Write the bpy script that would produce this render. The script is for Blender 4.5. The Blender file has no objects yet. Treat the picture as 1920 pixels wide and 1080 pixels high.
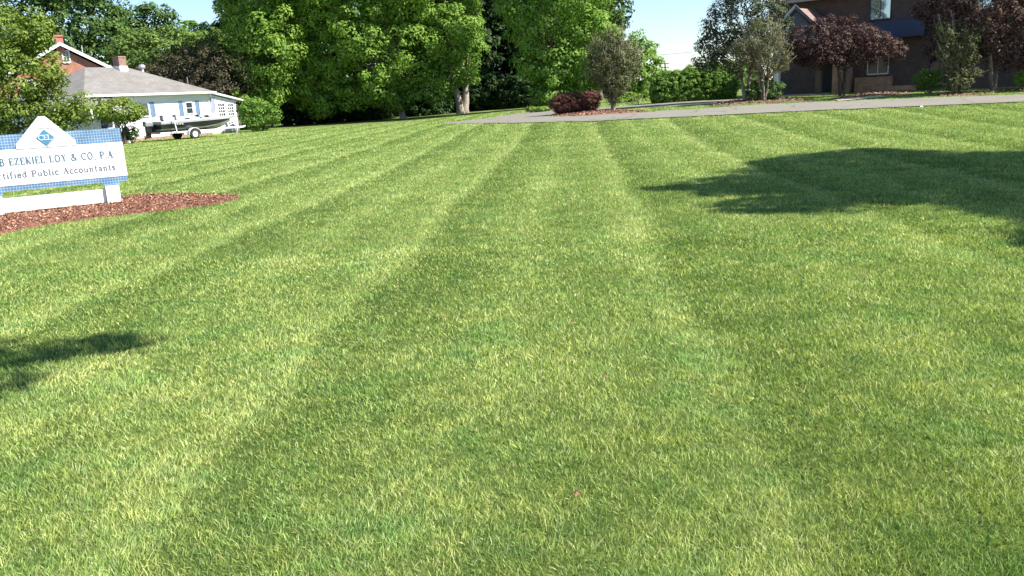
import bpy, math, random
import numpy as np
from mathutils import Vector
S = bpy.context.scene
R_ = math.radians
rng = np.random.default_rng(7)
random.seed(7)

# ---------------------------------------------------------------- camera
FPX, ROLL, Y0, EYE = 1530.0, math.atan(.055), 178.0, 1.6
PITCH = math.atan((540 - Y0) * math.cos(ROLL) / FPX)
_h = np.array([1, 0, 0.]); CF = np.array([0, math.cos(PITCH), -math.sin(PITCH)]); _u = np.array([0, math.sin(PITCH), math.cos(PITCH)])
CR = math.cos(ROLL) * _h - math.sin(ROLL) * _u
CU = math.sin(ROLL) * _h + math.cos(ROLL) * _u
cd = bpy.data.cameras.new('camera'); cam = bpy.data.objects.new('camera', cd); S.collection.objects.link(cam)
cd.sensor_width = 36; cd.lens = 36 * FPX / 1920; cd.clip_end = 3000; cd.clip_start = .05
from mathutils import Matrix
M = Matrix(((CR[0], CU[0], -CF[0], 0), (CR[1], CU[1], -CF[1], 0), (CR[2], CU[2], -CF[2], EYE), (0, 0, 0, 1)))
cam.matrix_world = M
S.camera = cam

# ---------------------------------------------------------------- light
SUN_AZ, SUN_EL = 104.0, 46.0
w = bpy.data.worlds.new("World"); S.world = w; w.use_nodes = True
nt = w.node_tree; bg = nt.nodes['Background']
sky = nt.nodes.new('ShaderNodeTexSky'); sky.sky_type = 'NISHITA'; sky.sun_disc = False
sky.sun_elevation = R_(SUN_EL); sky.sun_rotation = R_(SUN_AZ)
sky.air_density = 1.0; sky.dust_density = .08; sky.ozone_density = 4.0
nt.links.new(sky.outputs[0], bg.inputs[0]); bg.inputs[1].default_value = .08
ld = bpy.data.lights.new('sun', 'SUN'); lo = bpy.data.objects.new('sun', ld); S.collection.objects.link(lo)
ld.energy = 5.0; ld.angle = R_(.6); ld.color = (1, .955, .87)
a = R_(SUN_AZ); e = R_(SUN_EL)
sd = Vector((math.sin(a) * math.cos(e), math.cos(a) * math.cos(e), math.sin(e)))
lo.rotation_euler = sd.to_track_quat('Z', 'Y').to_euler(); lo.location = sd * 60
S.view_settings.view_transform = 'Standard'; S.view_settings.look = 'None'
S.view_settings.exposure = 1.3; S.view_settings.gamma = 1
S.cycles.max_bounces = 6; S.cycles.transparent_max_bounces = 8

# ---------------------------------------------------------------- terrain + placing
def sm(t):
    t = np.clip(t, 0, 1); return t * t * (3 - 2 * t)
def hz(x, y):
    x = np.asarray(x, float); y = np.asarray(y, float)
    return .68 * sm((y - 16) / 27) * sm((x + 14) / 26) + .012 * np.sin(x * .31 + 1) * np.sin(y * .23)
def ray(px, py): return CF + (px - 960) / FPX * CR - (py - 540) / FPX * CU
CO = np.array([0, 0, EYE])
def at(px, py, D):
    d = ray(px, py); return CO + d * D / d[1]
def G(px, py, lift=0):
    d = ray(px, py); z = 0.
    for _ in range(40):
        P = CO + d * (z - EYE) / d[2]; z = .5 * z + .5 * float(hz(P[0], P[1]))
    P = CO + d * (z - EYE) / d[2]; P[2] += lift
    return P
def gz(x, y): return float(hz(x, y))

# ---------------------------------------------------------------- object helpers
def tag(o, label=None, cat=None, group=None, kind=None):
    if label: o['label'] = label
    if cat: o['category'] = cat
    if group: o['group'] = group
    if kind: o['kind'] = kind
    return o
def empty(name, loc, rz=0, **k):
    o = bpy.data.objects.new(name, None); S.collection.objects.link(o); o.location = [float(v) for v in loc]; o.rotation_euler = (0, 0, rz)
    o.empty_display_size = .2
    return tag(o, **k)
def link(name, me, mat, parent=None):
    o = bpy.data.objects.new(name, me); S.collection.objects.link(o)
    me.materials.append(mat)
    if parent is not None: o.parent = parent
    return o
class MB:
    def __init__(s): s.v = []; s.f = []
    def poly(s, pts):
        n = len(s.v); s.v += [tuple(float(c) for c in p) for p in pts]; s.f.append(tuple(range(n, n + len(pts)))); return s
    def box(s, x0, x1, y0, y1, z0, z1):
        n = len(s.v)
        s.v += [(x0, y0, z0), (x1, y0, z0), (x1, y1, z0), (x0, y1, z0), (x0, y0, z1), (x1, y0, z1), (x1, y1, z1), (x0, y1, z1)]
        for q in ((3, 2, 1, 0), (4, 5, 6, 7), (0, 1, 5, 4), (1, 2, 6, 5), (2, 3, 7, 6), (3, 0, 4, 7)): s.f.append(tuple(n + i for i in q))
        return s
    def prism(s, pts, y0, y1):   # pts in (x,z), extruded along y
        n = len(s.v); k = len(pts)
        s.v += [(x, y0, z) for x, z in pts] + [(x, y1, z) for x, z in pts]
        s.f.append(tuple(range(n, n + k))); s.f.append(tuple(range(n + 2 * k - 1, n + k - 1, -1)))
        for i in range(k): j = (i + 1) % k; s.f.append((n + j, n + i, n + k + i, n + k + j))
        return s
    def slab(s, pts, th):        # planar polygon with thickness downward
        n = len(s.v); k = len(pts)
        s.v += [tuple(p) for p in pts] + [(p[0], p[1], p[2] - th) for p in pts]
        s.f.append(tuple(range(n, n + k))); s.f.append(tuple(range(n + 2 * k - 1, n + k - 1, -1)))
        for i in range(k): j = (i + 1) % k; s.f.append((n + j, n + i, n + k + i, n + k + j))
        return s
    def tube(s, path, rad, seg=8, cap=True):
        path = [Vector([float(c) for c in p]) for p in path]; rings = []
        if not hasattr(rad, '__len__'): rad = [rad] * len(path)
        prev = None
        for i, p in enumerate(path):
            t = (path[min(i + 1, len(path) - 1)] - path[max(i - 1, 0)]).normalized()
            if prev is None:
                ref = Vector((0, 0, 1)) if abs(t.z) < .9 else Vector((1, 0, 0)); a_ = t.cross(ref).normalized()
            else: a_ = (prev - t * prev.dot(t)).normalized()
            prev = a_; b_ = t.cross(a_)
            n = len(s.v); rings.append(n)
            for k in range(seg):
                c = math.cos(2 * math.pi * k / seg); d = math.sin(2 * math.pi * k / seg)
                s.v.append(tuple(p + (a_ * c + b_ * d) * rad[i]))
        for q in range(len(rings) - 1):
            A, B = rings[q], rings[q + 1]
            for k in range(seg): k2 = (k + 1) % seg; s.f.append((A + k, A + k2, B + k2, B + k))
        if cap:
            s.f.append(tuple(rings[0] + k for k in range(seg))[::-1]); s.f.append(tuple(rings[-1] + k for k in range(seg)))
        return s
    def build(s, name, mat, parent=None, smooth=False, bevel=0):
        me = bpy.data.meshes.new(name); me.from_pydata(s.v, [], s.f); me.update()
        uv = me.uv_layers.new(name='UVMap')
        for p in me.polygons:
            n = p.normal; ax = (abs(n.x), abs(n.y), abs(n.z))
            for li in p.loop_indices:
                c = me.vertices[me.loops[li].vertex_index].co
                if ax[1] >= ax[0] and ax[1] >= ax[2] * .8: t = (c.x, c.z)
                elif ax[0] >= ax[2] * .8: t = (c.y, c.z)
                elif abs(n.x) > abs(n.y) * 1.05: t = (c.y, math.hypot(c.x, c.z) if abs(n.x) > .05 else c.x)
                else: t = (c.x, c.y)
                uv.data[li].uv = t
            if smooth: p.use_smooth = True
        o = link(name, me, mat, parent)
        if bevel:
            m = o.modifiers.new('bevel', 'BEVEL'); m.width = bevel; m.segments = 2; m.limit_method = 'ANGLE'
        return o

# ---------------------------------------------------------------- materials
def mat(name):
    m = bpy.data.materials.new(name); m.use_nodes = True; n = m.node_tree; b = n.nodes['Principled BSDF']
    return m, n, b
def N(nt, t, **k):
    o = nt.nodes.new(t)
    for a_, v in k.items():
        if a_.startswith('i_'):
            o.inputs[a_[2:].replace('_', ' ')].default_value = v
        else: setattr(o, a_, v)
    return o
def ramp(nt, fac, stops):
    r = nt.nodes.new('ShaderNodeValToRGB'); nt.links.new(fac, r.inputs[0])
    els = r.color_ramp.elements
    while len(els) > 1: els.remove(els[-1])
    els[0].position = stops[0][0]; els[0].color = (*stops[0][1], 1)
    for p, c in stops[1:]:
        e_ = els.new(p); e_.color = (*c, 1)
    return r
def plain(name, col, rough=.6, var=.12, scale=8, bump=.0, metal=0, coat=0):
    m, n, b = mat(name)
    tc = N(n, 'ShaderNodeTexCoord'); no = N(n, 'ShaderNodeTexNoise', i_Scale=scale, i_Detail=6.0)
    n.links.new(tc.outputs['Object'], no.inputs['Vector'])
    lo_ = tuple(c * (1 - var) for c in col); hi = tuple(min(1, c * (1 + var)) for c in col)
    r = ramp(n, no.outputs[0], [(.3, lo_), (.7, hi)]); n.links.new(r.outputs[0], b.inputs['Base Color'])
    b.inputs['Roughness'].default_value = rough; b.inputs['Metallic'].default_value = metal
    if coat: b.inputs['Coat Weight'].default_value = coat
    if bump:
        bu = N(n, 'ShaderNodeBump', i_Strength=bump, i_Distance=.02); n.links.new(no.outputs[0], bu.inputs['Height']); n.links.new(bu.outputs[0], b.inputs['Normal'])
    return m
def brickmat(name, c1, c2, mortar, bw=.215, bh=.075, ms=.01, off=.5, rough=.85, bump=.4, stain=.0):
    m, n, b = mat(name)
    tc = N(n, 'ShaderNodeTexCoord'); br = N(n, 'ShaderNodeTexBrick', offset=off)
    n.links.new(tc.outputs['UV'], br.inputs['Vector'])
    br.inputs['Scale'].default_value = 1; br.inputs['Brick Width'].default_value = bw; br.inputs['Row Height'].default_value = bh
    br.inputs['Mortar Size'].default_value = ms; br.inputs['Color1'].default_value = (*c1, 1); br.inputs['Color2'].default_value = (*c2, 1); br.inputs['Mortar'].default_value = (*mortar, 1)
    no = N(n, 'ShaderNodeTexNoise', i_Scale=3.0, i_Detail=8.0); n.links.new(tc.outputs['Object'], no.inputs['Vector'])
    r = ramp(n, no.outputs[0], [(.3, (.75, .75, .75)), (.7, (1.2, 1.2, 1.2))])
    mx = N(n, 'ShaderNodeMixRGB', blend_type='MULTIPLY'); mx.inputs[0].default_value = 1
    n.links.new(br.outputs[0], mx.inputs[1]); n.links.new(r.outputs[0], mx.inputs[2])
    n.links.new(mx.outputs[0], b.inputs['Base Color']); b.inputs['Roughness'].default_value = rough
    bu = N(n, 'ShaderNodeBump', i_Strength=bump, i_Distance=.01, invert=True); n.links.new(br.outputs['Fac'], bu.inputs['Height']); n.links.new(bu.outputs[0], b.inputs['Normal'])
    return m
def leafmat(name, stops, transl=.3, gloss=.02, patch=False):
    m = bpy.data.materials.new(name); m.use_nodes = True; n = m.node_tree
    for x in list(n.nodes):
        if x.type != 'OUTPUT_MATERIAL': n.nodes.remove(x)
    out = [x for x in n.nodes if x.type == 'OUTPUT_MATERIAL'][0]
    at_ = N(n, 'ShaderNodeAttribute', attribute_name='var')
    r = ramp(n, at_.outputs['Fac'], stops)
    if patch:
        tc = N(n, 'ShaderNodeTexCoord'); n1 = N(n, 'ShaderNodeTexNoise', i_Scale=1.6, i_Detail=7.0, i_Roughness=.7); n.links.new(tc.outputs['Object'], n1.inputs['Vector'])
        rr = ramp(n, n1.outputs[0], [(.36, (.70, .90, .86)), (.5, (1, 1, 1)), (.64, (1.12, 1.06, 1.06))])
        n2 = N(n, 'ShaderNodeTexNoise', i_Scale=9.0, i_Detail=4.0, i_Roughness=.6); n.links.new(tc.outputs['Object'], n2.inputs['Vector'])
        r3 = ramp(n, n2.outputs[0], [(.36, (.72, .8, .82)), (.55, (1.02, 1.02, 1)), (.68, (1.18, 1.12, 1.05))])
        x1 = N(n, 'ShaderNodeMixRGB', blend_type='MULTIPLY'); x1.inputs[0].default_value = 1; x2 = N(n, 'ShaderNodeMixRGB', blend_type='MULTIPLY'); x2.inputs[0].default_value = 1
        n.links.new(r.outputs[0], x1.inputs[1]); n.links.new(rr.outputs[0], x1.inputs[2]); n.links.new(x1.outputs[0], x2.inputs[1]); n.links.new(r3.outputs[0], x2.inputs[2]); r = x2
    d = N(n, 'ShaderNodeBsdfDiffuse'); t = N(n, 'ShaderNodeBsdfTranslucent'); g = N(n, 'ShaderNodeBsdfGlossy', i_Roughness=.6)
    br = N(n, 'ShaderNodeMixRGB', blend_type='MULTIPLY'); br.inputs[0].default_value = 1; br.inputs[2].default_value = (1.15, 1.25, .55, 1)
    n.links.new(r.outputs[0], br.inputs[1])
    n.links.new(r.outputs[0], d.inputs[0]); n.links.new(br.outputs[0], t.inputs[0])
    m1 = N(n, 'ShaderNodeMixShader'); m1.inputs[0].default_value = transl
    n.links.new(d.outputs[0], m1.inputs[1]); n.links.new(t.outputs[0], m1.inputs[2])
    m2 = N(n, 'ShaderNodeMixShader'); m2.inputs[0].default_value = gloss; g.inputs[0].default_value = (.7, .85, .5, 1)
    n.links.new(m1.outputs[0], m2.inputs[1]); n.links.new(g.outputs[0], m2.inputs[2]); n.links.new(m2.outputs[0], out.inputs[0])
    return m

WHITE = plain('white_paint', (.8, .8, .8), .5, .03, 4)
WHITE2 = plain('white_trim', (.74, .74, .74), .45, .04, 3)
BRICK_R = brickmat('red_brick', (.42, .10, .055), (.34, .085, .05), (.4, .3, .26))
BRICK_O = brickmat('old_brick', (.30, .115, .08), (.17, .07, .055), (.36, .31, .27))
BRICK_B = brickmat('brown_brick', (.115, .068, .055), (.09, .054, .045), (.14, .12, .11))
BRICK_T = brickmat('sunlit_tan_brick', (.5, .27, .15), (.4, .2, .115), (.45, .36, .28))  # tan brick brightened so its colour carries the sunlight
TILE = brickmat('blue_tile', (.075, .175, .32), (.09, .2, .36), (.42, .47, .53), .046, .046, .003, 0, .25, .3)
SHUT = plain('shutter_blue', (.12, .21, .33), .6, .1, 6)
SHUTD = plain('shutter_navy', (.02, .03, .07), .6, .1, 6)
GREYP = plain('grey_band', (.3, .34, .4), .6, .1, 6)
NAVY = plain('navy_metal', (.02, .035, .09), .45, .15, 3)
BARK = plain('bark', (.16, .13, .10), .9, .45, 5, .8)
BARKP = plain('pale_bark', (.30, .25, .20), .85, .3, 6, .5)
BARKD = plain('dark_bark', (.07, .055, .045), .9, .4, 5, .8)
ALU = plain('galvanised_steel', (.55, .56, .58), .4, .1, 12, 0, .6)
BLACK = plain('black_gelcoat', (.012, .012, .016), .25, .1, 4, 0, 0, .5)
GELW = plain('white_gelcoat', (.42, .44, .47), .25, .05, 3, 0, 0, .4)
GELS = plain('silver_gelcoat', (.3, .31, .33), .3, .08, 3, 0, .3, .4)
RUBBER = plain('rubber', (.02, .02, .02), .85, .2, 20)
SEATG = plain('grey_vinyl', (.3, .3, .32), .6, .1, 20)
WOODP = plain('pole_wood', (.11, .09, .075), .9, .3, 6)
WIREM = plain('wire_black', (.05, .05, .055), .6, .1, 6)
CONC = plain('pale_concrete', (.55, .5, .3), .85, .15, 2, .3)
DKVOID = plain('dark_interior', (.015, .017, .02), .7, .2, 4)
LETTER = plain('letter_slate', (.07, .14, .2), .5, .08, 10)
LETTER2 = plain('letter_grey', (.10, .12, .16), .5, .08, 10)
LOGOB = plain('logo_blue', (.06, .2, .34), .4, .05, 10)
LOGOG = plain('logo_grey', (.33, .35, .38), .4, .05, 10)
def glassmat(name, col=(.03, .04, .05)):
    m, n, b = mat(name); b.inputs['Base Color'].default_value = (*col, 1); b.inputs['Roughness'].default_value = .04
    b.inputs['Specular IOR Level'].default_value = .9; return m
GLASS = glassmat('window_glass'); GLASSM = glassmat('mirror_glass', (.02, .03, .03))
GLASSM.node_tree.nodes['Principled BSDF'].inputs['Metallic'].default_value = .75
GLASSM.node_tree.nodes['Principled BSDF'].inputs['Base Color'].default_value = (.45, .5, .52, 1)

GLASSD = glassmat('dark_glass', (.01, .015, .022)); GLASSD.node_tree.nodes['Principled BSDF'].inputs['Specular IOR Level'].default_value = .25
TRIMG = plain('tan_trim', (.36, .3, .26), .7, .1, 3)
def siding():
    m, n, b = mat('white_siding'); b.inputs['Roughness'].default_value = .55
    tc = N(n, 'ShaderNodeTexCoord'); s = N(n, 'ShaderNodeSeparateXYZ'); n.links.new(tc.outputs['Object'], s.inputs[0])
    mu = N(n, 'ShaderNodeMath', operation='MULTIPLY'); mu.inputs[1].default_value = 1 / .12; n.links.new(s.outputs[2], mu.inputs[0])
    fr = N(n, 'ShaderNodeMath', operation='FRACT'); n.links.new(mu.outputs[0], fr.inputs[0])
    bu = N(n, 'ShaderNodeBump', i_Strength=.6, i_Distance=.012, invert=True); n.links.new(fr.outputs[0], bu.inputs['Height']); n.links.new(bu.outputs[0], b.inputs['Normal'])
    no = N(n, 'ShaderNodeTexNoise', i_Scale=.8, i_Detail=5.0); n.links.new(tc.outputs['Object'], no.inputs['Vector'])
    r = ramp(n, no.outputs[0], [(.3, (.70, .71, .72)), (.7, (.8, .8, .8))]); n.links.new(r.outputs[0], b.inputs['Base Color'])
    return m
SIDING = siding()
def shingle(name, c1, c2):
    m, n, b = mat(name); b.inputs['Roughness'].default_value = .95
    tc = N(n, 'ShaderNodeTexCoord'); br = N(n, 'ShaderNodeTexBrick', offset=.5)
    n.links.new(tc.outputs['UV'], br.inputs['Vector']); br.inputs['Scale'].default_value = 1; br.inputs['Brick Width'].default_value = .33; br.inputs['Row Height'].default_value = .14
    br.inputs['Mortar Size'].default_value = .008; br.inputs['Bias'].default_value = 0
    br.inputs['Color1'].default_value = (*c1, 1); br.inputs['Color2'].default_value = (*c2, 1); br.inputs['Mortar'].default_value = tuple(c * .6 for c in c1) + (1,)
    no = N(n, 'ShaderNodeTexNoise', i_Scale=1.3, i_Detail=9.0, i_Roughness=.7); n.links.new(tc.outputs['Object'], no.inputs['Vector'])
    r = ramp(n, no.outputs[0], [(.3, (.8, .78, .76)), (.7, (1.15, 1.15, 1.15))])
    mx = N(n, 'ShaderNodeMixRGB', blend_type='MULTIPLY'); mx.inputs[0].default_value = 1
    n.links.new(br.outputs[0], mx.inputs[1]); n.links.new(r.outputs[0], mx.inputs[2]); n.links.new(mx.outputs[0], b.inputs['Base Color'])
    return m
SHING = shingle('grey_shingles', (.2, .185, .175), (.165, .155, .148))
SHINGB = shingle('brown_shingles', (.26, .17, .14), (.21, .14, .12))

# mowing stripes, sheen put into the colours: world coordinate across the mowing direction
ST_AZ = R_(4.9); ST_P, ST_O = 2.63, 1.74
def stripe(x, y):
    p = x * math.cos(ST_AZ) - y * math.sin(ST_AZ)
    p = p + .06 * np.sin(y * .21 + p) + .04 * np.sin(y * .9 + p * 2)
    return ((p + ST_O) / ST_P) % 1.0
def groundmat():
    m, n, b = mat('lawn_ground'); b.inputs['Roughness'].default_value = .95; b.inputs['Specular IOR Level'].default_value = .1
    L = n.links.new
    tc = N(n, 'ShaderNodeTexCoord'); s = N(n, 'ShaderNodeSeparateXYZ'); L(tc.outputs['Object'], s.inputs[0])
    def mth(op, a_, b_=None):
        k = N(n, 'ShaderNodeMath', operation=op)
        for i, v in enumerate((a_, b_)):
            if v is None: continue
            if isinstance(v, (int, float)): k.inputs[i].default_value = v
            else: L(v, k.inputs[i])
        return k.outputs[0]
    p = mth('SUBTRACT', mth('MULTIPLY', s.outputs[0], math.cos(ST_AZ)), mth('MULTIPLY', s.outputs[1], math.sin(ST_AZ)))
    nz = N(n, 'ShaderNodeTexNoise', i_Scale=.35, i_Detail=3.0); L(tc.outputs['Object'], nz.inputs['Vector'])
    w1 = mth('MULTIPLY', mth('SINE', mth('ADD', mth('MULTIPLY', s.outputs[1], .21), p)), .06)
    w2 = mth('MULTIPLY', mth('SINE', mth('ADD', mth('MULTIPLY', s.outputs[1], .9), mth('MULTIPLY', p, 2.0))), .04)
    p = mth('ADD', mth('ADD', p, w1), w2)
    fr = mth('FRACT', mth('DIVIDE', mth('ADD', p, ST_O + 263), ST_P))
    rs = ramp(n, fr, [(0, (.18,) * 3), (.1, (.2,) * 3), (.3, (.38,) * 3), (.45, (.62,) * 3), (.6, (.42,) * 3), (.85, (.62,) * 3), (.95, (.9,) * 3), (1, (.3,) * 3)])  # light and dark of the stripes, put into the ground colour
    n1 = N(n, 'ShaderNodeTexNoise', i_Scale=1.1, i_Detail=8.0, i_Roughness=.65); L(tc.outputs['Object'], n1.inputs['Vector'])
    n2 = N(n, 'ShaderNodeTexNoise', i_Scale=14.0, i_Detail=8.0, i_Roughness=.75); L(tc.outputs['Object'], n2.inputs['Vector'])
    tot = mth('ADD', mth('MULTIPLY', rs.outputs[0], .3), mth('ADD', mth('MULTIPLY', n1.outputs[0], .6), mth('MULTIPLY', n2.outputs[0], .35)))
    r = ramp(n, tot, [(.35, (.05, .08, .02)), (.6, (.12, .16, .042)), (.85, (.20, .235, .072)), (1, (.24, .26, .09))])
    L(r.outputs[0], b.inputs['Base Color'])
    bu = N(n, 'ShaderNodeBump', i_Strength=.8, i_Distance=.04); n3 = N(n, 'ShaderNodeTexNoise', i_Scale=40.0, i_Detail=6.0, i_Roughness=.8); L(tc.outputs['Object'], n3.inputs['Vector'])
    L(n3.outputs[0], bu.inputs['Height']); L(bu.outputs[0], b.inputs['Normal'])
    return m
GROUND = groundmat()
GRASS = leafmat('grass_blade', [(0, (.045, .09, .026)), (.28, (.15, .23, .056)), (.5, (.31, .395, .108)), (.7, (.475, .535, .195)), (.88, (.6, .61, .31)), (1, (.62, .50, .31))], .3, .02, True)
def asphalt():
    m, n, b = mat('asphalt'); b.inputs['Roughness'].default_value = .9; b.inputs['Specular IOR Level'].default_value = .2
    tc = N(n, 'ShaderNodeTexCoord'); no = N(n, 'ShaderNodeTexNoise', i_Scale=60.0, i_Detail=4.0); n.links.new(tc.outputs['Object'], no.inputs['Vector'])
    n2 = N(n, 'ShaderNodeTexNoise', i_Scale=.5, i_Detail=6.0); n.links.new(tc.outputs['Object'], n2.inputs['Vector'])
    ad = N(n, 'ShaderNodeMath', operation='ADD'); n.links.new(no.outputs[0], ad.inputs[0]); n.links.new(n2.outputs[0], ad.inputs[1])
    r = ramp(n, ad.outputs[0], [(.3, (.13, .122, .1)), (1, (.20, .186, .155))])
    vo = N(n, 'ShaderNodeTexVoronoi', feature='DISTANCE_TO_EDGE', i_Scale=.35); wn = N(n, 'ShaderNodeTexNoise', i_Scale=1.5, i_Detail=5.0)
    n.links.new(tc.outputs['Object'], wn.inputs['Vector']); mv = N(n, 'ShaderNodeMixRGB', blend_type='ADD'); mv.inputs[0].default_value = .8
    n.links.new(tc.outputs['Object'], mv.inputs[1]); n.links.new(wn.outputs['Color'], mv.inputs[2]); n.links.new(mv.outputs[0], vo.inputs['Vector'])
    cr = ramp(n, vo.outputs['Distance'], [(0, (.35, .35, .35)), (.012, (1, 1, 1))]); mm = N(n, 'ShaderNodeMixRGB', blend_type='MULTIPLY'); mm.inputs[0].default_value = 1
    n.links.new(r.outputs[0], mm.inputs[1]); n.links.new(cr.outputs[0], mm.inputs[2])
    n.links.new(mm.outputs[0], b.inputs['Base Color']); bu = N(n, 'ShaderNodeBump', i_Strength=.4, i_Distance=.01); n.links.new(no.outputs[0], bu.inputs['Height']); n.links.new(bu.outputs[0], b.inputs['Normal'])
    return m
ASPH = asphalt()
MULCH = plain('mulch_base', (.17, .07, .045), .95, .5, 30, .8)
CHIP = leafmat('mulch_chip', [(0, (.05, .02, .014)), (.4, (.18, .07, .045)), (.75, (.33, .15, .10)), (1, (.55, .38, .27))], .0, .03)
CHIPB = leafmat('bark_chip_brown', [(0, (.06, .035, .025)), (.5, (.16, .095, .06)), (1, (.34, .24, .16))], .0, .03)
MULCHB = plain('mulch_brown', (.13, .075, .05), .95, .5, 30, .8)
LG = {
 'maple': leafmat('leaf_maple', [(0, (.085, .165, .026)), (.5, (.175, .29, .045)), (1, (.27, .39, .075))], .38),
 'bright': leafmat('leaf_bright', [(0, (.09, .17, .03)), (.5, (.17, .29, .048)), (1, (.26, .38, .075))], .35),
 'olive': leafmat('leaf_olive', [(0, (.06, .10, .02)), (.5, (.15, .21, .038)), (1, (.25, .31, .07))], .32),
 'dark': leafmat('leaf_dark', [(0, (.03, .065, .02)), (.5, (.06, .115, .03)), (1, (.11, .17, .04))], .25),
 'deep': leafmat('leaf_deep_shade', [(0, (.008, .02, .008)), (.5, (.014, .034, .011)), (1, (.03, .06, .016))], .12),  # woodland shade is put into this near-black leaf colour
 'mid': leafmat('leaf_mid', [(0, (.06, .11, .028)), (.5, (.13, .2, .05)), (1, (.2, .28, .07))], .3),
 'brown': leafmat('leaf_brown', [(0, (.03, .022, .018)), (.5, (.065, .05, .036)), (1, (.11, .10, .055))], .2),
 'myrtle': leafmat('leaf_myrtle', [(0, (.05, .06, .03)), (.45, (.10, .115, .055)), (.8, (.18, .165, .09)), (1, (.22, .16, .10))], .25),
 'greygreen': leafmat('leaf_greygreen', [(0, (.03, .04, .025)), (.5, (.065, .08, .05)), (1, (.13, .12, .09))], .2),
 'plum': leafmat('leaf_plum', [(0, (.03, .014, .02)), (.5, (.07, .034, .042)), (1, (.14, .075, .08))], .22),
 'barberry': leafmat('leaf_barberry', [(0, (.07, .022, .024)), (.5, (.15, .05, .052)), (1, (.24, .11, .09))], .25),
 'hedge': leafmat('leaf_hedge', [(0, (.05, .11, .02)), (.5, (.11, .21, .035)), (1, (.19, .30, .055))], .25),
 'weed': leafmat('leaf_weed', [(0, (.1, .18, .03)), (.5, (.18, .27, .05)), (1, (.26, .34, .07))], .35),
}

# ---------------------------------------------------------------- numpy mesh of quads
def quads(name, V, mat_, parent=None, var=None, smooth=False):
    V = np.ascontiguousarray(V, dtype=np.float32).reshape(-1, 3); nv = len(V); nf = nv // 4
    me = bpy.data.meshes.new(name); me.vertices.add(nv); me.vertices.foreach_set('co', V.ravel())
    me.loops.add(nv); me.loops.foreach_set('vertex_index', np.arange(nv, dtype=np.int32))
    me.polygons.add(nf); me.polygons.foreach_set('loop_start', np.arange(0, nv, 4, dtype=np.int32))
    me.update(calc_edges=True)
    if var is not None:
        at_ = me.attributes.new('var', 'FLOAT', 'FACE'); at_.data.foreach_set('value', np.ascontiguousarray(var, dtype=np.float32))
    return link(name, me, mat_, parent)
def unit(v): return v / np.maximum(np.linalg.norm(v, axis=-1, keepdims=True), 1e-9)
def leaves(P, Nn, size, aspect=.55, droop=.25):
    """diamond leaves at P with normals Nn"""
    n = len(P); r = rng.normal(size=(n, 3)); t = unit(r - (r * Nn).sum(1, keepdims=True) * Nn); b = np.cross(Nn, t)
    s = size * rng.uniform(.6, 1.3, (n, 1))
    tip = P + t * s * .55; tail = P - t * s * .5
    l = P + b * s * .5 * aspect - Nn * s * droop * .2; r2 = P - b * s * .5 * aspect - Nn * s * droop * .2
    return np.stack([tail, r2, tip, l], 1)
def crown_pts(blobs, rc, dens, fill=.25, per=26):
    """clump centres on the surface/inside of ellipsoid blobs; returns leaf positions, normals, var"""
    P = []; Nn = []; Vv = []; CC = []
    B = np.array(blobs, float)
    for i, b in enumerate(B):
        c, r = b[:3], b[3:6]
        area = 4 * math.pi * ((r[0] * r[1]) ** 1.6 / 3 + (r[0] * r[2]) ** 1.6 / 3 + (r[1] * r[2]) ** 1.6 / 3) ** (1 / 1.6)
        k = max(4, int(area / (rc * rc) * dens))
        d = unit(rng.normal(size=(k, 3)))
        rad = np.where(rng.random(k) < fill, rng.uniform(.35, .85, k), rng.uniform(.86, 1.08, k))[:, None]
        cc = c + d * r * rad
        keep = np.ones(k, bool)
        for j, b2 in enumerate(B):
            if j == i: continue
            q = ((cc - b2[:3]) / b2[3:6]); keep &= (q * q).sum(1) > .55
        cc = cc[keep]; d = d[keep]; CC.append(cc)
        for c_, d_ in zip(cc, d):
            R = rc * rng.uniform(.55, 1.25); m = int(per * (R / rc) ** 1.5) + 4
            e_ = unit(rng.normal(size=(m, 3)) + d_ * .55 + np.array([0, 0, .35]))
            rr = R * rng.uniform(.6, 1.05, (m, 1))
            p = c_ + e_ * rr * np.array([1, 1, .75])
            P.append(p); Nn.append(unit(e_ * 1.0 + d_ * .3 + np.array([0, 0, .4]) + rng.normal(size=(m, 3)) * .28))
            Vv.append(np.clip(rng.normal(.5, .13) + rng.normal(0, .17, m), 0, 1))
    return np.concatenate(P), np.concatenate(Nn), np.concatenate(Vv), np.concatenate(CC)
def blob3(bl, D, dz=0):
    """blobs given in photo pixels at distance D -> world ellipsoids"""
    out = []
    for b in bl:
        px, py, rx = b[:3]; ry = b[3] if len(b) > 3 else rx; dd = b[4] if len(b) > 4 else rng.uniform(-.25, .25) * rx * D / FPX
        c = at(px, py, D + dd); s = (D + dd) / FPX
        out.append([*c, rx * s, rx * s, ry * s])
    return out
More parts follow.
